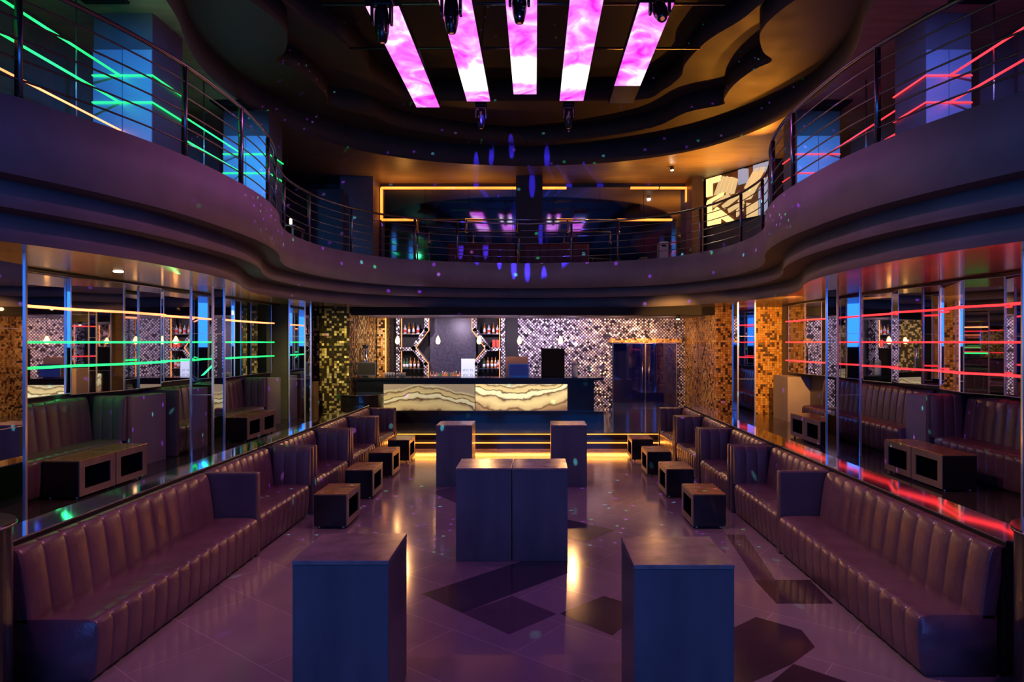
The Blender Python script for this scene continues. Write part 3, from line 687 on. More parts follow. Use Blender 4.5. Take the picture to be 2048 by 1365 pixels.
zr = [(5.92, 6.6), (6.04, 7.7), (5.93, 7.8), (6.03, 8.6), (5.82, 9.1), (5.98, 9.9), (5.80, 10.7), (6.02, 11.3), (5.92, 12.1), (6.02, 13.0), (5.90, 13.8), (5.84, 14.5), (5.90, 15.6)]
bl = [1.68, 1.68, 1.60, 1.52, 1.70, 1.70, 1.66, 1.66, 1.66]
br_ = [1.66, 1.66, 1.64, 1.52, 1.58, 1.70, 1.70, 1.62, 1.70, 1.62, 1.62, 1.66]
ordn = ['first', 'second', 'third', 'fourth', 'fifth', 'sixth', 'seventh', 'eighth', 'ninth', 'tenth', 'eleventh', 'twelfth']
for i in range(len(zl)-1):
    mirror_panel(zl[i], zl[i+1], max(1.66, bl[i]), 3.20, f'{ordn[i]} wall mirror panel from the near end of the left wall downstairs')
for i in range(len(zr)-1):
    mirror_panel(zr[i], zr[i+1], max(1.66, br_[i]), 3.20, f'{ordn[i]} wall mirror panel from the near end of the right wall downstairs')
sbox('trim_cornice_left', (-6.13, -5.86, 6.4, 15.4, 3.205, 3.23), M['black_matt'])
sbox('trim_cornice_right', (5.80, 6.13, 6.4, 15.7, 3.205, 3.23), M['black_matt'])
def strip(label, pts, m, r=0.014, name='light_strip', cat='light strip', group=None):
    t = obj(name, tube(bmesh.new(), pts, r, 8), M[m], smooth=True); return tag(t, label, cat, group)
for z, m, lb in ((2.78, 'led_warm', 'orange light strip, the topmost of three across the left wall mirrors downstairs'),
                 (2.35, 'led_green', 'green light strip, the middle one of three across the left wall mirrors'),
                 (2.04, 'led_green', 'green light strip, the lowest of three across the left wall mirrors')):
    strip(lb, [(x+0.06, y, z) for x, y in zl], m)
for z, m, lb in ((2.83, 'led_red', 'red light strip, the topmost of three across the right wall mirrors downstairs'),
                 (2.35, 'led_red', 'red light strip, the middle one of three across the right wall mirrors'),
                 (1.93, 'led_red', 'red light strip, the lowest of three across the right wall mirrors')):
    strip(lb, [(x-0.06, y, z) for x, y in zr], m)
def mirror_column(label, x0, x1, y0, y1, z0=0.58, z1=3.226):
    t = thing('mirrored_column', label, 'column', ((x0+x1)/2, (y0+y1)/2, z0)); t['kind'] = 'structure'
    w_ = (x1-x0)/2; d = (y1-y0)/2; h = z1-z0
    box('mirror_cladding', (-w_, w_, -d, d, 0, h), M['mirror'], t)
    bm = bmesh.new()
    for sx in (-1, 1):
        for sy in (-1, 1):
            bx(bm, sx*w_-0.014, sx*w_+0.014, sy*d-0.014, sy*d+0.014, 0, h-0.001)
    obj('edge_strip', bm, M['edge'], t)
    for z in (0.95, 1.9):
        bm = bmesh.new(); bx(bm, -w_-0.003, w_+0.003, -d-0.003, d+0.003, z, z+0.006); obj('joint', bm, M['edge'], t)
    return t
mirror_column('square mirrored column at the left, nearest the photo edge', -5.75, -5.0, 5.95, 6.57)
mirror_column('square mirrored column in the middle of the left platform', -5.34, -5.0, 10.4, 10.78)
mirror_column('square mirrored column at the far end of the left platform', -5.45, -5.1, 14.86, 15.25)
mirror_column('square mirrored column at the right, nearest the photo edge', 4.70, 5.45, 5.9, 6.45)
mirror_column('square mirrored column in the middle of the right platform', 4.70, 5.05, 10.4, 10.8)
mirror_column('square mirrored column at the far end of the right platform', 4.50, 4.88, 14.86, 15.25)
g = 'leather banquettes on the side platforms'
banquette('near corner banquette against the left wall behind the pair of low tables', -1, -5.55, 6.6, 9.2, (False, True), 0.55, 0.46, 1.04, 0.58, g)
banquette('middle banquette against the left wall between the grey piers', -1, -5.55, 10.35, 11.75, (True, False), 0.55, 0.46, 1.04, 0.58, g)
banquette('far banquette against the left wall behind the middle mirrored column', -1, -5.55, 11.9, 13.9, (False, True), 0.55, 0.46, 1.04, 0.58, g)
banquette('near corner banquette against the right wall behind the pair of low tables', 1, 5.55, 6.5, 9.5, (False, True), 0.55, 0.46, 1.04, 0.58, g)
banquette('far banquette against the right wall behind the middle mirrored column', 1, 5.55, 10.2, 13.9, (False, False), 0.55, 0.46, 1.04, 0.58, g)
for d in ((-6.12, -5.62, 9.3, 10.2), (-6.12, -5.58, 14.0, 14.7), (5.62, 6.12, 9.6, 10.15), (5.62, 6.12, 14.9, 15.8)):
    sbox('wall_pier', (*d, 0.58, 1.58), M['plaster'])
sbox('wall_dark_recess_left', (-6.12, -5.5, 15.5, 16.6, 0.5, 3.226), M['plaster_dark'])
box_ = tag(box('side_cabinet', (-5.5, -5.15, 15.45, 15.95, 0.5, 1.42), M['wood'], None, 0.01), 'plain brown cabinet standing in the dark corner beside the far left column', 'cabinet')

# ------------------------------------------------------------------ the bar
t = thing('bar_counter', 'long black bar counter with backlit onyx front panels', 'bar counter', (-1.5, 17.3, 0.315))
def rel(name, d, m, bev=0):
    return box(name, (d[0]+1.5, d[1]+1.5, d[2]-17.3, d[3]-17.3, d[4]-0.315, d[5]-0.315), m, t, bev)
rel('counter_body', (-4.55, 1.50, 17.02, 17.65, 0.60, 1.385), M['black'])
rel('worktop', (-4.58, 1.74, 16.92, 17.72, 1.385, 1.45), M['black'], 0.006)
rel('plinth', (-4.0, 1.74, 16.93, 17.6, 0.315, 0.60), M['black'])
rel('onyx_panel', (-3.84, -1.53, 16.99, 17.02, 0.615, 1.285), M['onyx_a'])
rel('onyx_panel', (-1.51, 0.82, 16.99, 17.02, 0.615, 1.285), M['onyx_b'])

# shelving behind the bar: chevron frames in silver mosaic
Y = 19.55
def X(p, y=Y): return (p-1070)/F*y
def Zz(p, y=Y): return CAMZ-(p-685)/F*y
sbox('wall_backbar_panel', (X(857), X(950), 19.85, 20.0, 0.315, 3.06), M['black_panel'])
sbox('wall_backbar_lining', (X(775), X(1035), 20.0, 20.14, 0.315, 3.06), M['black_matt'])
sbox('wall_gold_pier', (X(757), X(773), 19.4, 20.14, 0.315, 3.06), M['gold'])
def frame_run(bm, pts, w_, y0, y1):
    for (xa, za), (xb, zb) in zip(pts, pts[1:]):
        d = Vector((xb-xa, 0, zb-za)); L = d.length; d.normalize(); n = Vector((-d.z, 0, d.x))
        a = Vector((xa, 0, za))-d*w_*0.3; b = Vector((xb, 0, zb))+d*w_*0.3
        vs = []
        for y in (y0, y1):
            for q in (a-n*w_/2, a+n*w_/2, b+n*w_/2, b-n*w_/2): vs.append(bm.verts.new((q.x, y, q.z)))
        for f in ((0, 1, 2, 3), (7, 6, 5, 4), (0, 4, 5, 1), (1, 5, 6, 2), (2, 6, 7, 3), (3, 7, 4, 0)): bm.faces.new([vs[i] for i in f])
def shelf_unit(label, mirror):
    a = (lambda p: p) if not mirror else (lambda p: 1802-p)
    cx = X(a(825)); t = thing('bottle_shelving', label, 'shelving', (cx, Y+0.2, 0.315))
    def o_(name, bm, m):
        bm.transform(Matrix.Translation((-cx, -(Y+0.2), -0.315))); return obj(name, bm, M[m], t)
    chev = [(X(a(853)), 3.05), (X(a(853)), Zz(660)), (X(a(827)), Zz(696)), (X(a(852)), Zz(728)), (X(a(852)), 1.0)]
    bm = bmesh.new(); frame_run(bm, chev, 0.13, Y, Y+0.30); o_('chevron_frame', bm, 'silver')
    bm = bmesh.new(); frame_run(bm, [(X(a(796)), 3.05), (X(a(796)), 1.0)], 0.12, Y, Y+0.3); o_('upright', bm, 'silver')
    bm = bmesh.new(); frame_run(bm, [(X(a(800)), Zz(699)), (X(a(825)), Zz(699))], 0.10, Y, Y+0.3); o_('crossbar', bm, 'silver')
    off = -4.5 if mirror else 4.5
    bm = bmesh.new(); tube(bm, [(X(a(858)), Y-0.02, 3.05), (X(a(858)), Y-0.02, Zz(661)), (X(a(832)), Y-0.02, Zz(696.5)), (X(a(857)), Y-0.02, Zz(728)), (X(a(857)), Y-0.02, 1.0)], 0.011, 6); o_('light_strip', bm, 'led_amber')
    bm = bmesh.new(); tube(bm, [(X(a(803)) , Y+0.02, 3.05), (X(a(803)), Y+0.02, 1.0)], 0.011, 6); o_('light_strip', bm, 'led_amber')
    for z in (Zz(738), Zz(668)):
        bm = bmesh.new(); xs = sorted((X(a(800)), X(a(843)))); bx(bm, xs[0], xs[1], Y+0.06, Y+0.3, z-0.012, z); o_('shelf', bm, 'steel_dark')
    return t
shelf_unit('left bottle shelving with a silver mosaic chevron frame behind the bar', False)
shelf_unit('right bottle shelving with a silver mosaic chevron frame behind the bar', True)
tag(obj('light_strip', tube(bmesh.new(), [(X(774), 19.37, 1.0), (X(774), 19.37, 3.05)], 0.02, 6), M['led_amber']), 'vertical amber light strip beside the gold pier left of the bar', 'light strip')
tag(box('back_counter', (X(775), X(1035), 18.95, 19.45, 0.315, 1.18), M['black'], None, 0.005), 'black back counter under the bottle shelving', 'counter')
# bottles
def bottle(h, r, m, label, group, loc):
    t = thing('bottle', label, 'bottle', loc, 0, group)
    obj('glass_body', lathe(bmesh.new(), [(r*0.9, 0), (r, 0.01), (r, h*0.55), (r*0.9, h*0.62), (r*0.35, h*0.72), (r*0.32, h*0.93)], 12), M[m], t, smooth=True)
    obj('cap', lathe(bmesh.new(), [(r*0.4, h*0.92), (r*0.4, h), (0, h)], 10), M['chrome'], t, smooth=True)
    obj('paper_label', lathe(bmesh.new(), [(r*1.02, h*0.15), (r*1.02, h*0.42)], 12), M['white' if m != 'bottle_c' else 'label_red'], t, smooth=True)
    return t
protos = []
gp = 'bottles lined up on the back counter'
lab = 'small liquor bottle in the crowded row on the bar back counter'
for i in range(22):
    p = 858+i*3.05; yy = 19.05+(i % 3)*0.1
    if i < 4: protos.append(bottle((0.30, 0.34, 0.27, 0.32)[i], (0.042, 0.038, 0.045, 0.036)[i], ('bottle_g', 'bottle_a', 'bottle_c', 'bottle_a')[i], lab, gp, (X(p, yy), yy, 1.18)))
    else: dup(protos[random.randrange(4)], (X(p, yy), yy, 1.18), random.uniform(0, 6), lab, gp)
for mirror, nm_ in ((False, 'left'), (True, 'right')):
    a = (lambda p: p) if not mirror else (lambda p: 1802-p)
    for zp, ps, row in ((738, (806, 812, 819, 827, 835), 'lower'), (668, (808, 816, 825, 834), 'upper')):
        for p in ps:
            dup(protos[random.randrange(4)], (X(a(p)), Y+0.17, Zz(zp)+0.001), 0, f'liquor bottle on the {row} shelf of the {nm_} chevron shelving', f'bottles on the {row} shelf of the {nm_} shelving')
def cup(label, loc, group):
    t = obj('drinking_glass', lathe(bmesh.new(), [(0.026, 0), (0.034, 0.11), (0.031, 0.11), (0.024, 0.008), (0, 0.008)], 12), M['bottle_c'], smooth=True, loc=loc)
    return tag(t, label, 'glass', group)
g0 = cup('small clear glass in the row at the left end of the bar', (X(772, 17.5), 17.5, 1.45), 'glasses at the left end of the bar')
for i in range(1, 12):
    c = g0.copy(); C.objects.link(c); c.location = (X(772+i*2.6+(8 if i > 6 else 0), 17.5), 17.5+0.05*(i % 2), 1.45)
for i, p in enumerate((984, 992)):
    tag(box('red_carton', (X(p), X(p+6.5), Y+0.1, Y+0.2, Zz(699)+0.052, Zz(680)), M['label_red'], None, 0.004), ['left', 'right'][i]+' one of two red cartons standing on the right shelving crossbar', 'carton')
# things on the counter
def monitor(label, p0, p1, y0, y1, yy, m):
    x0, x1 = X(p0, yy), X(p1, yy); z0, z1 = Zz(y1, yy), Zz(y0, yy); cx = (x0+x1)/2
    t = thing('till_monitor', label, 'monitor', (cx, yy, 1.45))
    box('casing', (x0-cx, x1-cx, 0, 0.04, z0-1.45, z1-1.45), M['steel_dark'], t, 0.004)
    box('screen', (x0-cx+0.02, x1-cx-0.02, -0.004, 0.002, z0-1.43, z1-1.47), M[m], t)
    box('stand', (-0.03, 0.03, 0.01, 0.06, 0.012, z0-1.45+0.03), M['black'], t); box('base', (-0.12, 0.12, -0.05, 0.12, 0, 0.012), M['black'], t)
monitor('till monitor with a dark brown screen at the left end of the bar', 714, 752, 725, 752, 17.35, 'screen_off')
monitor('till monitor with a dark blue screen right of the bar shelving', 1017, 1058, 728, 754, 17.35, 'screen')
tag(box('storage_box', (X(1012, 17.6), X(1056, 17.6), 17.50, 17.68, 1.45, Zz(714, 17.6)), M['pale'], None, 0.004), 'pale box standing behind the blue-screened monitor on the bar', 'box')
t = thing('loudspeaker', 'tall black loudspeaker standing on the right part of the bar', 'loudspeaker', (X(1106, 17.3), 17.35, 1.45))
box('cabinet', (-0.30, 0.30, -0.12, 0.22, 0, 0.74), M['black_matt'], t, 0.01)
box('grille', (-0.285, 0.285, -0.128, -0.121, 0.015, 0.725), mat('speaker_cloth', (0.03, 0.025, 0.015), 0.9, bump=0.5, bscale=300), t)
t = thing('white_dispenser', 'white cylindrical dispenser with a domed top at the right of the bar', 'dispenser', (X(1149, 17.3), 17.3, 1.45))
obj('body', lathe(bmesh.new(), [(0.075, 0), (0.08, 0.02), (0.08, 0.31)], 20), M['white'], t, smooth=True)
obj('dome_lid', lathe(bmesh.new(), [(0.085, 0.312), (0.085, 0.35), (0.06, 0.41), (0.0, 0.43)], 20), M['white'], t, smooth=True)
t = thing('steel_dispenser', 'tall chrome cylinder standing behind the left till monitor', 'dispenser', (X(731, 17.55), 17.55, 1.45))
obj('cylinder', lathe(bmesh.new(), [(0.07, 0), (0.07, 0.78)], 16), M['chrome'], t, smooth=True)
obj('cap', lathe(bmesh.new(), [(0.085, 0.78), (0.085, 0.83), (0, 0.84)], 16), M['black'], t, smooth=True)
t = thing('menu_board', 'white illuminated menu board with grey lettering on the back bar', 'menu board', (X(936, 18.9), 18.9, 1.18))
wv = (X(950, 18.9)-X(923, 18.9))/2
box('board', (-wv, wv, 0, 0.02, 0, Zz(718, 18.9)-1.18), emit('lit_white_acrylic', (0.62, 0.66, 0.85), 0.9), t)
ht = Zz(718, 18.9)-1.18
bm = bmesh.new()
for row, z in enumerate((0.13, 0.22, 0.36)):
    for k in range(7):
        if random.random() < 0.85:
            x = -wv+0.05+k*0.042; bx(bm, x, x+0.010, -0.003, 0, z, z+0.05)
            if k % 2: bx(bm, x, x+0.026, -0.003, 0, z+0.04, z+0.05)
            else: bx(bm, x, x+0.026, -0.003, 0, z, z+0.01)
obj('lettering', bm, mat('grey_print', (0.2, 0.22, 0.3), 0.5), t)
# pendants
for i, p in enumerate((795, 876, 958, 1039, 1121)):
    yy = 16.95+0.35; cx = X(p, yy)
    t = thing('pendant_lamp', f'{["first", "second", "third", "fourth", "fifth"][i]} bare bulb pendant from the left above the bar', 'pendant lamp', (cx, yy, 3.06), 0, 'bare bulb pendants above the bar')
    obj('cord', tube(bmesh.new(), [(0, 0, 0), (0, 0, -0.50)], 0.006, 6), M['black'], t, smooth=True)
    obj('lamp_holder', lathe(bmesh.new(), [(0.018, -0.56), (0.02, -0.50), (0.01, -0.49)], 12), M['chrome'], t, smooth=True)
    obj('bulb', lathe(bmesh.new(), [(0, -0.76), (0.04, -0.745), (0.06, -0.69), (0.045, -0.62), (0.018, -0.56)], 16), M['bulb'], t, smooth=True)
    point('pendant_glow', (cx, yy-0.06, 2.38), (1.0, 0.5, 0.18), 5, 0.03)

# ------------------------------------------------------------------ glass doors right of the bar
yd = 20.12; x0, xm, x1 = X(1225, yd), X(1290, yd), X(1352, yd); zt = 2.31
t = thing('door_double_glass', 'double tinted glass entrance door in the mosaic wall right of the bar', 'door', (xm, yd-0.06, 0.316)); 
for a, b, hs in ((x0, xm-0.01, 1), (xm+0.01, x1, -1)):
    o = box('door_leaf', (a-xm, b-xm, -0.006, 0.006, 0.01, zt-0.316), M['glass'], t)
    bm = bmesh.new(); hx = (b-xm-0.09) if hs > 0 else (a-xm+0.09)
    tube(bm, [(hx, -0.05, 0.75), (hx, -0.05, 1.45)], 0.012, 8); tube(bm, [(hx, -0.05, 0.8), (hx, 0, 0.8)], 0.008, 6); tube(bm, [(hx, -0.05, 1.4), (hx, 0, 1.4)], 0.008, 6)
    h = obj('door_handle', bm, M['chrome'], o, smooth=True)
bm = bmesh.new()
for x in (x0, xm, x1): bx(bm, x-xm-0.018, x-xm+0.018, -0.02, 0.02, 0, zt-0.316+0.02)
bx(bm, x0-xm, x1-xm, -0.02, 0.02, zt-0.316, zt-0.316+0.03); obj('door_frame', bm, M['chrome'], t)
sbox('trim_door_head', (x0-0.1, x1+0.15, 20.02, 20.15, 2.335, 2.46), M['gold'])

# downlights with visible lenses
def downlight(label, loc, e, tgt):
    t = thing('spot_lamp', label, 'spot lamp', loc)
    obj('housing', lathe(bmesh.new(), [(0.05, 0.0), (0.055, 0.10), (0.02, 0.11)], 16), M['black'], t, smooth=True)
    obj('lens', lathe(bmesh.new(), [(0, -0.025), (0.03, -0.015), (0.04, 0.0)], 16), M['lamp_white'], t, smooth=True)
    spot('spot_lamp_light', (loc[0], loc[1], loc[2]-0.05), tgt, (1.0, 0.86, 0.6), e, 110)
downlight('bright small spot lamp under the bulkhead right of the bar', (X(1356, 16.7), 16.7, 2.93), 60, (2.5, 17.5, 0.3))
downlight('bright small spot lamp on the upper ceiling at the right', (X(1344, 18.2), 18.2, 7.03-0.0), 50, (3.0, 17.5, 4.3))
o = obj('recessed_downlight', lathe(bmesh.new(), [(0.0, 0.0), (0.05, 0.0), (0.06, 0.012)], 20), emit('warm_downlight', (1, 0.8, 0.6), 6), loc=(-5.15, 8.28, 3.215))
tag(o, 'small round recessed downlight in the soffit above the left platform', 'downlight')

# ------------------------------------------------------------------ hanging screens and moving heads
zp = 7.35
SM = [screen_mat(f'video_sky_{q}', 3.7*q+1.3, (9, 0.9, 0.7, 0.9, 9)[q]) for q in range(5)]
ends = [(-2.52, -2.03, 9.98, 14.25, -2.52), (-1.41, -0.93, 9.75, 13.9, -1.41), (-0.43, 0.03, 9.64, 13.5, 0), (0.51, 1.0, 9.75, 13.87, 0), (1.55, 2.05, 9.88, 13.06, 0)]
for i, (xa, xb, ya, yb, _) in enumerate(ends):
    cx = (xa+xb)/2; cy = (ya+yb)/2
    t = thing('led_screen_strip', f'{["first", "second", "third", "fourth", "fifth"][i]} long glowing pink video strip from the left under the ceiling', 'led screen', (cx, cy, zp), 0, 'pink video strips under the ceiling')
    h = (xb-xa)/2; L = (yb-ya)/2
    Lc = L + (0.5 if i == 4 else 0)
    box('casing', (-h-0.01, h+0.01, -L-0.01, L+0.01+(1.0 if i == 4 else 0), 0.012, 0.12), M['black_matt'], t)
    n = 7
    for k in range(n):
        a = -L+2*L*k/n; b = -L+2*L*(k+1)/n
        box('screen_module', (-h, h, a+0.002, b-0.002, 0.0, 0.011), SM[i], t)
    if i == 4: box('dark_module', (-h, h, L+0.004, L+0.95, 0.0, 0.011), mat('unlit_screen_module', (0.06, 0.06, 0.075), 0.4), t)
    for yy in (-L*0.6, L*0.6):
        obj('hanger', tube(bmesh.new(), [(0, yy, 0.12), (0, yy, 0.72)], 0.01, 6), M['steel_dark'], t)
    pass
for i, y in enumerate((9.6, 11.3, 13.0)):
    tag(obj('rigging_pipe', tube(bmesh.new(), [(-3.6, y, 8.06), (3.2, y, 8.06)], 0.025, 8), M['steel_dark'], smooth=True), f'{["near", "middle", "far"][i]} cross pipe carrying the hanging video strips', 'pipe')
def moving_head(label, x, y, ztop, tilt, s=1.0, group='moving head lamps near the camera'):
    t = thing('moving_head_lamp', label, 'stage light', (x, y, ztop), 0, group); t.scale = (s, s, s)
    box('base', (-0.15, 0.15, -0.15, 0.15, -0.10, 0), M['black'], t, 0.02)
    obj('hanger', tube(bmesh.new(), [(0, 0, 0), (0, 0, (8.55-ztop)/s)], 0.02, 8), M['steel_dark'], t)
    bm = bmesh.new()
    for sx in (-1, 1): bx(bm, sx*0.13-0.022, sx*0.13+0.022, -0.06, 0.06, -0.42, -0.12, 0.015)
    bx(bm, -0.15, 0.15, -0.06, 0.06, -0.16, -0.10, 0.012); obj('yoke', bm, M['black'], t)
    bm = lathe(bmesh.new(), [(0.05, 0.20), (0.085, 0.17), (0.10, 0.08), (0.105, -0.04), (0.095, -0.16), (0.07, -0.27), (0.055, -0.30)], 24)
    R = Matrix.Translation((0, 0, -0.36)) @ Matrix.Rotation(tilt, 4, 'X'); bm.transform(R)
    hd = obj('head', bm, M['black'], t, smooth=True)
    bm = lathe(bmesh.new(), [(0.0, -0.308), (0.02, -0.306), (0.03, -0.302), (0.03, -0.298)], 20); bm.transform(R)
    obj('lens', bm, emit('moving_head_lens', (1.0, 0.30, 0.18), 0.35) if 'lens_m' not in M else M['lens_m'], hd, smooth=True)
    return t
M['lens_m'] = emit('moving_head_lens', (1.0, 0.30, 0.18), 0.35)
moving_head('moving head lamp over the leftmost pink video strip', -2.16, 9.45, 7.25, 0.12)
moving_head('moving head lamp over the second pink video strip', -1.18, 9.45, 7.38, 0.08)
moving_head('moving head lamp over the middle pink video strip', -0.22, 9.45, 7.52, 0.05)
moving_head('moving head lamp over the rightmost pink video strip, lens turned forward', 1.76, 9.45, 7.40, -0.75)
moving_head('far moving head lamp hanging beyond the end of the second video strip', -1.14, 14.15, 7.40, 0.1, 0.8, 'far moving head lamps')
moving_head('far moving head lamp hanging beyond the end of the fourth video strip', 0.71, 14.15, 7.40, 0.1, 0.8, 'far moving head lamps')
for x, y in ((-2.16, 9.45), (-1.18, 9.45), (-0.22, 9.45), (1.76, 9.45), (-1.14, 14.15), (0.71, 14.15)):
    pass

# ------------------------------------------------------------------ upstairs
def upcol(label, x0, x1, y0, y1):
    t = thing('column_upstairs', label, 'column', ((x0+x1)/2, (y0+y1)/2, 4.33)); t['kind'] = 'structure'
    w_ = (x1-x0)/2; d = (y1-y0)/2
    box('shaft', (-w_, w_, -d, d, 0, 2.8), M['plaster_dark'], t)
    box('mirror_cladding', (-w_+0.002, -0.006, -d-0.02, -d, 0.02, 2.26), M['mirror_satin'], t)
    box('mirror_cladding', (0.006, w_-0.002, -d-0.02, -d, 0.02, 2.26), M['mirror_satin'], t)
    return t
upcol('square column with blue-lit mirror cladding on the left balcony, nearer one', -6.40, -5.55, 9.72, 10.55)
upcol('square column with blue-lit mirror cladding on the left balcony, farther one', -6.40, -5.47, 13.77, 14.5)
upcol('square column with blue-lit mirror cladding on the right balcony, nearer one', 5.67, 6.32, 9.72, 10.55)
upcol('square column with blue-lit mirror cladding on the right balcony, farther one', 5.38, 6.26, 13.77, 14.5)
def zig(s, z, x=6.0):
    xc = 5.5 if s < 0 else 5.35
    a = [(s*x, 2.5), (s*x, 9.69)]
    return [(p, q, z) for p, q in a]
for s, side, mm in ((-1, 'left', 'led_green'), (1, 'right', 'led_red')):
    for z, lv in ((6.21, 'upper'), (5.82, 'lower')):
        xo, xi = (s*6.40, s*5.55) if s < 0 else (6.32, 5.67)
        strip(f'long {mm[4:]} light strip running beside the {side} balcony, {lv} one', zig(s, z), mm, 0.016)
        strip(f'{mm[4:]} light strip across the nearer {side} balcony column, {lv} one', [(xo, 9.685, z), (xi-s*0.02, 9.685, z), (xi-s*0.02, 10.56, z)], mm, 0.013)
        xo, xi = (s*6.40, s*5.47) if s < 0 else (6.26, 5.38)
        strip(f'{mm[4:]} light strip between the two {side} balcony columns, {lv} one', [(s*6.0, 10.6, z), (s*6.0, 13.72, z)], mm, 0.014)
        strip(f'{mm[4:]} light strip across the farther {side} balcony column, {lv} one', [(xo, 13.735, z), (xi-s*0.02, 13.735, z), (xi-s*0.02, 14.5, z)], mm, 0.012)
for a, b in ((2.5, 9.69), (10.6, 13.72)):
    strip('red light strip low beside the left balcony'+(' nearer the camera' if a < 5 else ' beyond the nearer column'), [(-6.0, a, 5.42), (-6.0, b, 5.42)], 'led_warm', 0.014)
for s, side in ((-1, 'left'), (1, 'right')):
    for k, y in enumerate((4.6, 6.8, 8.8, 12.2)):
        tag(obj('light_strip_upright', tube(bmesh.new(), [(s*6.03, y, 4.33), (s*6.03, y, 7.13)], 0.012, 6), M['steel_dark'], smooth=True),
            f'{ordn[k]} thin upright from the camera holding the light strips on the {side} balcony', 'upright')
for i, (x, y) in enumerate(((-6.0, 9.1), (6.1, 9.1), (-6.1, 13.5), (5.95, 13.5))):
    t = thing('ceiling_vent', f'square ceiling air vent above the {["nearer left", "nearer right", "farther left", "farther right"][i]} balcony column', 'vent', (x, y, 7.13))
    bm = bmesh.new()
    for k in range(4):
        r = 0.30-0.06*k
        for sx in (-1, 1):
            bx(bm, sx*r-0.012, sx*r+0.012, -r, r, -0.03, -0.004); bx(bm, -r, r, sx*r-0.012, sx*r+0.012, -0.03, -0.004)
    obj('louvres', bm, M['black_matt'], t); box('backing', (-0.31, 0.31, -0.31, 0.31, -0.004, -0.001), M['black'], t)
# mirrored back wall with amber light frame
t = thing('mirror_wall', 'wide wall mirror on the upper back wall framed by an amber light strip', 'mirror', (AX, 20.0, 4.33))
xL, xR = -4.6, 4.56
nP = 7
for k in range(nP):
    a = xL+(xR-xL)*k/nP; b = xL+(xR-xL)*(k+1)/nP
    box('mirror_pane', (a+0.005-AX, b-0.005-AX, 0.05, 0.08, 0.02, 2.66), M['mirror_dark'], t)
for a, b, zz in ((762, 1032, 375), (1085, 1133, 375), (1262, 1318, 375), (1321, 1375, 375), (762, 835, 439), (930, 966, 439), (1116, 1146, 439), (1235, 1345, 439)):
    z = Zz(zz, 19.95)-4.33
    obj('light_strip', tube(bmesh.new(), [(X(a, 19.95)-AX, 0.0, z), (X(b, 19.95)-AX, 0.0, z)], 0.032, 8), M['led_amber'], t, smooth=True)
obj('light_strip', tube(bmesh.new(), [(X(762, 19.95)-AX, 0.0, Zz(375, 19.95)-4.33), (X(762, 19.95)-AX, 0.0, Zz(439, 19.95)-4.33)], 0.035, 8), M['led_amber'], t, smooth=True)
obj('light_strip', tube(bmesh.new(), [(X(1374, 19.95)-AX, 0.0, Zz(375, 19.95)-4.33), (X(1374, 19.95)-AX, 0.0, Zz(403, 19.95)-4.33)], 0.03, 8), M['led_amber'], t, smooth=True)
sbox('wall_upper_pier', (X(1032, 19.2), X(1085, 19.2), 19.2, 19.9, 4.33, 7.13), M['plaster_dark'])
sbox('wall_upper_pier_left', (X(680, 19.3), X(746, 19.3), 19.3, 20.2, 4.33, 7.13), M['plaster'])
sbox('wall_upper_pier_right', (X(1384, 19.3), X(1407, 19.3), 19.3, 20.2, 4.33, 7.13), M['wood'])
sbox('wall_upper_left_screen', (-7.3, X(690, 18.8), 18.6, 18.75, 4.33, 6.6), M['plaster_dark'])
# chrome rail in front of the mirror
t = thing('chrome_guard_rail', 'straight chrome guard rail with bright posts before the upper mirror', 'rail', (X(1036, 19.0), 19.0, 4.33))
cx = X(1036, 19.0); zt_ = Zz(440, 19.0)-4.33
obj('top_rail', tube(bmesh.new(), [(X(835, 19)-cx, 0, zt_), (X(1238, 19)-cx, 0, zt_)], 0.022, 8), M['chrome'], t, smooth=True)
for p in (835, 933, 1036, 1135, 1237):
    x = X(p, 19)-cx; bm = lathe(bmesh.new(), [(0.05, 0), (0.05, 0.02), (0.022, 0.03), (0.022, zt_*0.72), (0.05, zt_*0.74), (0.05, zt_*0.78), (0.022, zt_*0.80), (0.022, zt_)], 12, (x, 0, 0))
    obj('post', bm, M['chrome'], t, smooth=True)
for lb, a, b in (('maroon sofa behind the balcony railing, left of the middle post', 895, 1030), ('maroon sofa behind the balcony railing, right of the middle post', 1048, 1178)):
    x0, x1 = X(a, 18.2), X(b, 18.2); cx = (x0+x1)/2; L = (x1-x0)/2
    t = thing('upper_sofa', lb, 'sofa', (cx, 18.3, 4.334))
    box('seat', (-L, L, 0.0, 0.6, 0, 0.42), M['maroon'], t, 0.03, 3)
    padded('backrest', 2*L, 0.62, 8, t, M['maroon'], Matrix.Translation((-L, -0.12, 0.06)), 0.0, 0.12, 0.02)
t = thing('white_cabinet', 'small white cabinet standing on the balcony right of the chrome rail', 'cabinet', (X(1328, 18.2), 18.2, 4.33))
box('body', (-0.12, 0.12, 0, 0.4, 0, 0.75), M['white'], t, 0.01); box('control_panel', (-0.06, 0.06, -0.006, 0, 0.62, 0.67), M['black'], t)
t = thing('side_table', 'brown wooden table glimpsed through the railing at the far left of the balcony', 'table', (-5.75, 15.1, 4.336))
box('tabletop', (-0.45, 0.45, -0.35, 0.35, 0.57, 0.61), M['wood'], t, 0.006)
for sx in (-1, 1):
    for sy in (-1, 1): box('leg', (sx*0.40-0.02, sx*0.40+0.02, sy*0.30-0.02, sy*0.30+0.02, 0, 0.57), M['wood'], t)
t = thing('table_lamp', 'small glowing white lamp on the brown balcony table', 'lamp', (-5.45, 14.95, 4.947))
obj('base', lathe(bmesh.new(), [(0.04, 0), (0.04, 0.02), (0.02, 0.03)], 14), M['black'], t)
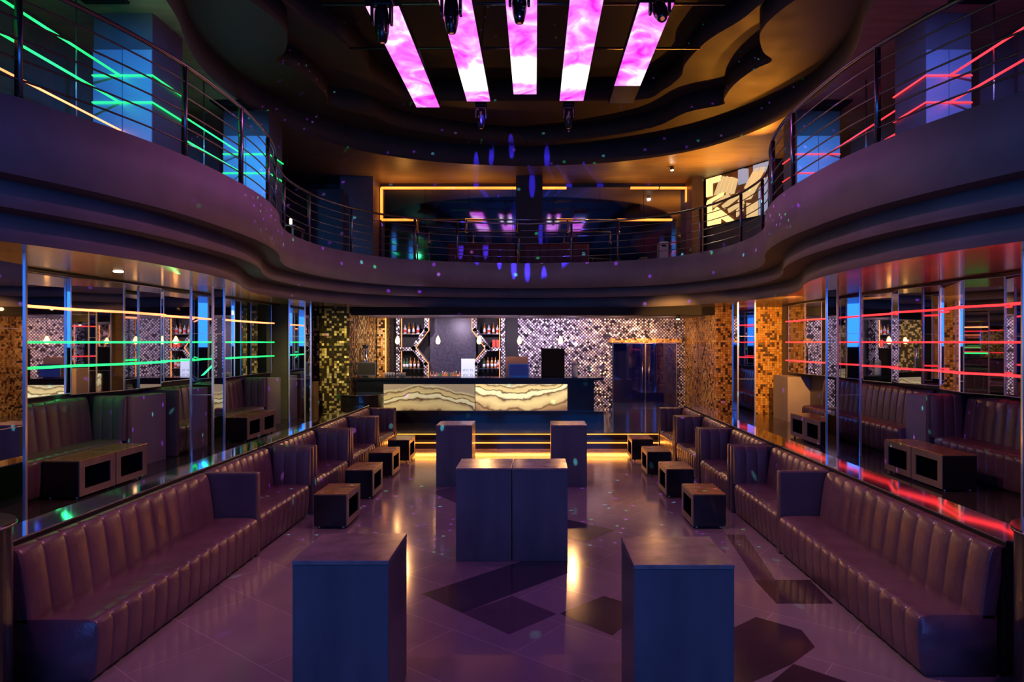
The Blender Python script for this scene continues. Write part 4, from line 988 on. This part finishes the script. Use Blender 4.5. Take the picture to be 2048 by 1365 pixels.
obj('shade', lathe(bmesh.new(), [(0.025, 0.03), (0.03, 0.06), (0.03, 0.15), (0.02, 0.17)], 14), emit('warm_lamp_shade', (1.0, 0.8, 0.5), 2.2), t, smooth=True)
# backlit slatted artwork
def art():
    A = Vector((4.98, 19.45, 0)); B = Vector((6.12, 17.45, 0)); u = (B-A); L = u.length; u.normalize(); n = Vector((-u.y, u.x, 0))
    if n.y > 0 or n.x > 0: n = -n
    t = thing('backlit_wall_artwork', 'large backlit wall panel of slanting cream slats beside the amber corner', 'artwork', ((A+B)/2))
    z0, z1 = 5.72, 7.08; H = z1-z0
    t.rotation_euler = (0, 0, math.atan2(u.y, u.x))
    box('back_board', (-L/2, L/2, 0.02, 0.06, z0, z1), M['wood'], t)
    # slats in the panel's own unit square (s along, h up): quads
    Q = [((0, .62), (.10, .62), (.10, 1), (0, 1), 'art_hot'), ((.10, .88), (.25, .88), (.25, 1), (.10, 1), 'art_hot'),
         ((.13, .62), (.19, .62), (.30, .96), (.24, .96), 'art'), ((.20, .62), (.26, .62), (.36, .94), (.31, .94), 'art'), ((.27, .62), (.33, .62), (.42, .90), (.37, .92), 'art'),
         ((.33, .58), (.39, .58), (.47, .86), (.43, .90), 'art'), ((.40, .55), (.46, .55), (.52, .82), (.48, .86), 'art'),
         ((.53, .70), (.60, .70), (.60, 1.0), (.53, 1.0), 'art_cool'), ((.61, .70), (.68, .70), (.68, .97), (.61, 1.0), 'art_cool'),
         ((.62, .60), (.70, .60), (.86, .93), (.78, .93), 'art'), ((.71, .60), (.79, .60), (.95, .9), (.87, .93), 'art'),
         ((.76, .86), (.92, .86), (.92, 1.0), (.76, 1.0), 'art_cool'), ((.93, .80), (1.0, .80), (1.0, 1.0), (.93, 1.0), 'art_cool'),
         ((.0, .46), (.28, .56), (.30, .64), (.02, .54), 'art_hot'), ((.02, .0), (.09, .0), (.09, .48), (.02, .48), 'art_hot'), ((.10, .0), (.24, .0), (.24, .12), (.10, .26), 'art_hot'),
         ((.10, .28), (.34, .0), (.46, .0), (.18, .36), 'art_hot'), ((.12, .36), (.40, .52), (.36, .58), (.10, .44), 'art'),
         ((.30, .28), (.56, .46), (.52, .54), (.26, .36), 'art'), ((.38, .18), (.62, .30), (.60, .37), (.36, .26), 'art'),
         ((.52, .36), (.62, .36), (.76, .62), (.66, .62), 'art'), ((.64, .36), (.72, .36), (.84, .62), (.78, .62), 'art'),
         ((.70, .56), (.92, .66), (.92, .74), (.70, .62), 'art'), ((.66, .0), (.74, .0), (.74, .26), (.66, .30), 'art'), ((.75, .0), (.82, .0), (.82, .30), (.75, .26), 'art'),
         ((.84, .0), (.91, .0), (.91, .62), (.84, .50), 'art_cool'), ((.92, .0), (1.0, .0), (1.0, .74), (.92, .66), 'art_cool'), ((.50, .06), (.60, .16), (.60, .28), (.50, .2), 'art')]
    for a, b, c, d, m in Q:
        bm = bmesh.new(); lo = []; hi = []
        for s, h in (a, b, c, d):
            lo.append(bm.verts.new(((s-0.5)*L, 0.02, z0+h*H))); hi.append(bm.verts.new(((s-0.5)*L, -0.02, z0+h*H)))
        bm.faces.new(lo); bm.faces.new(hi[::-1])
        for i in range(4): bm.faces.new((lo[i], lo[(i+1) % 4], hi[(i+1) % 4], hi[i]))
        obj('slat', bm, M[m], t)
    return t
ART = art()
sbox('wall_upper_art', (0, 0.001, 0, 0.001, 4.33, 4.331), M['plaster_dark']) if False else None
bm = bmesh.new(); prism(bm, [(5.02, 19.62), (6.20, 17.50), (7.3, 17.50), (7.3, 20.2), (5.02, 20.2)], 4.33, 7.13); struct('wall_upper_corner', bm, M['plaster_dark'])
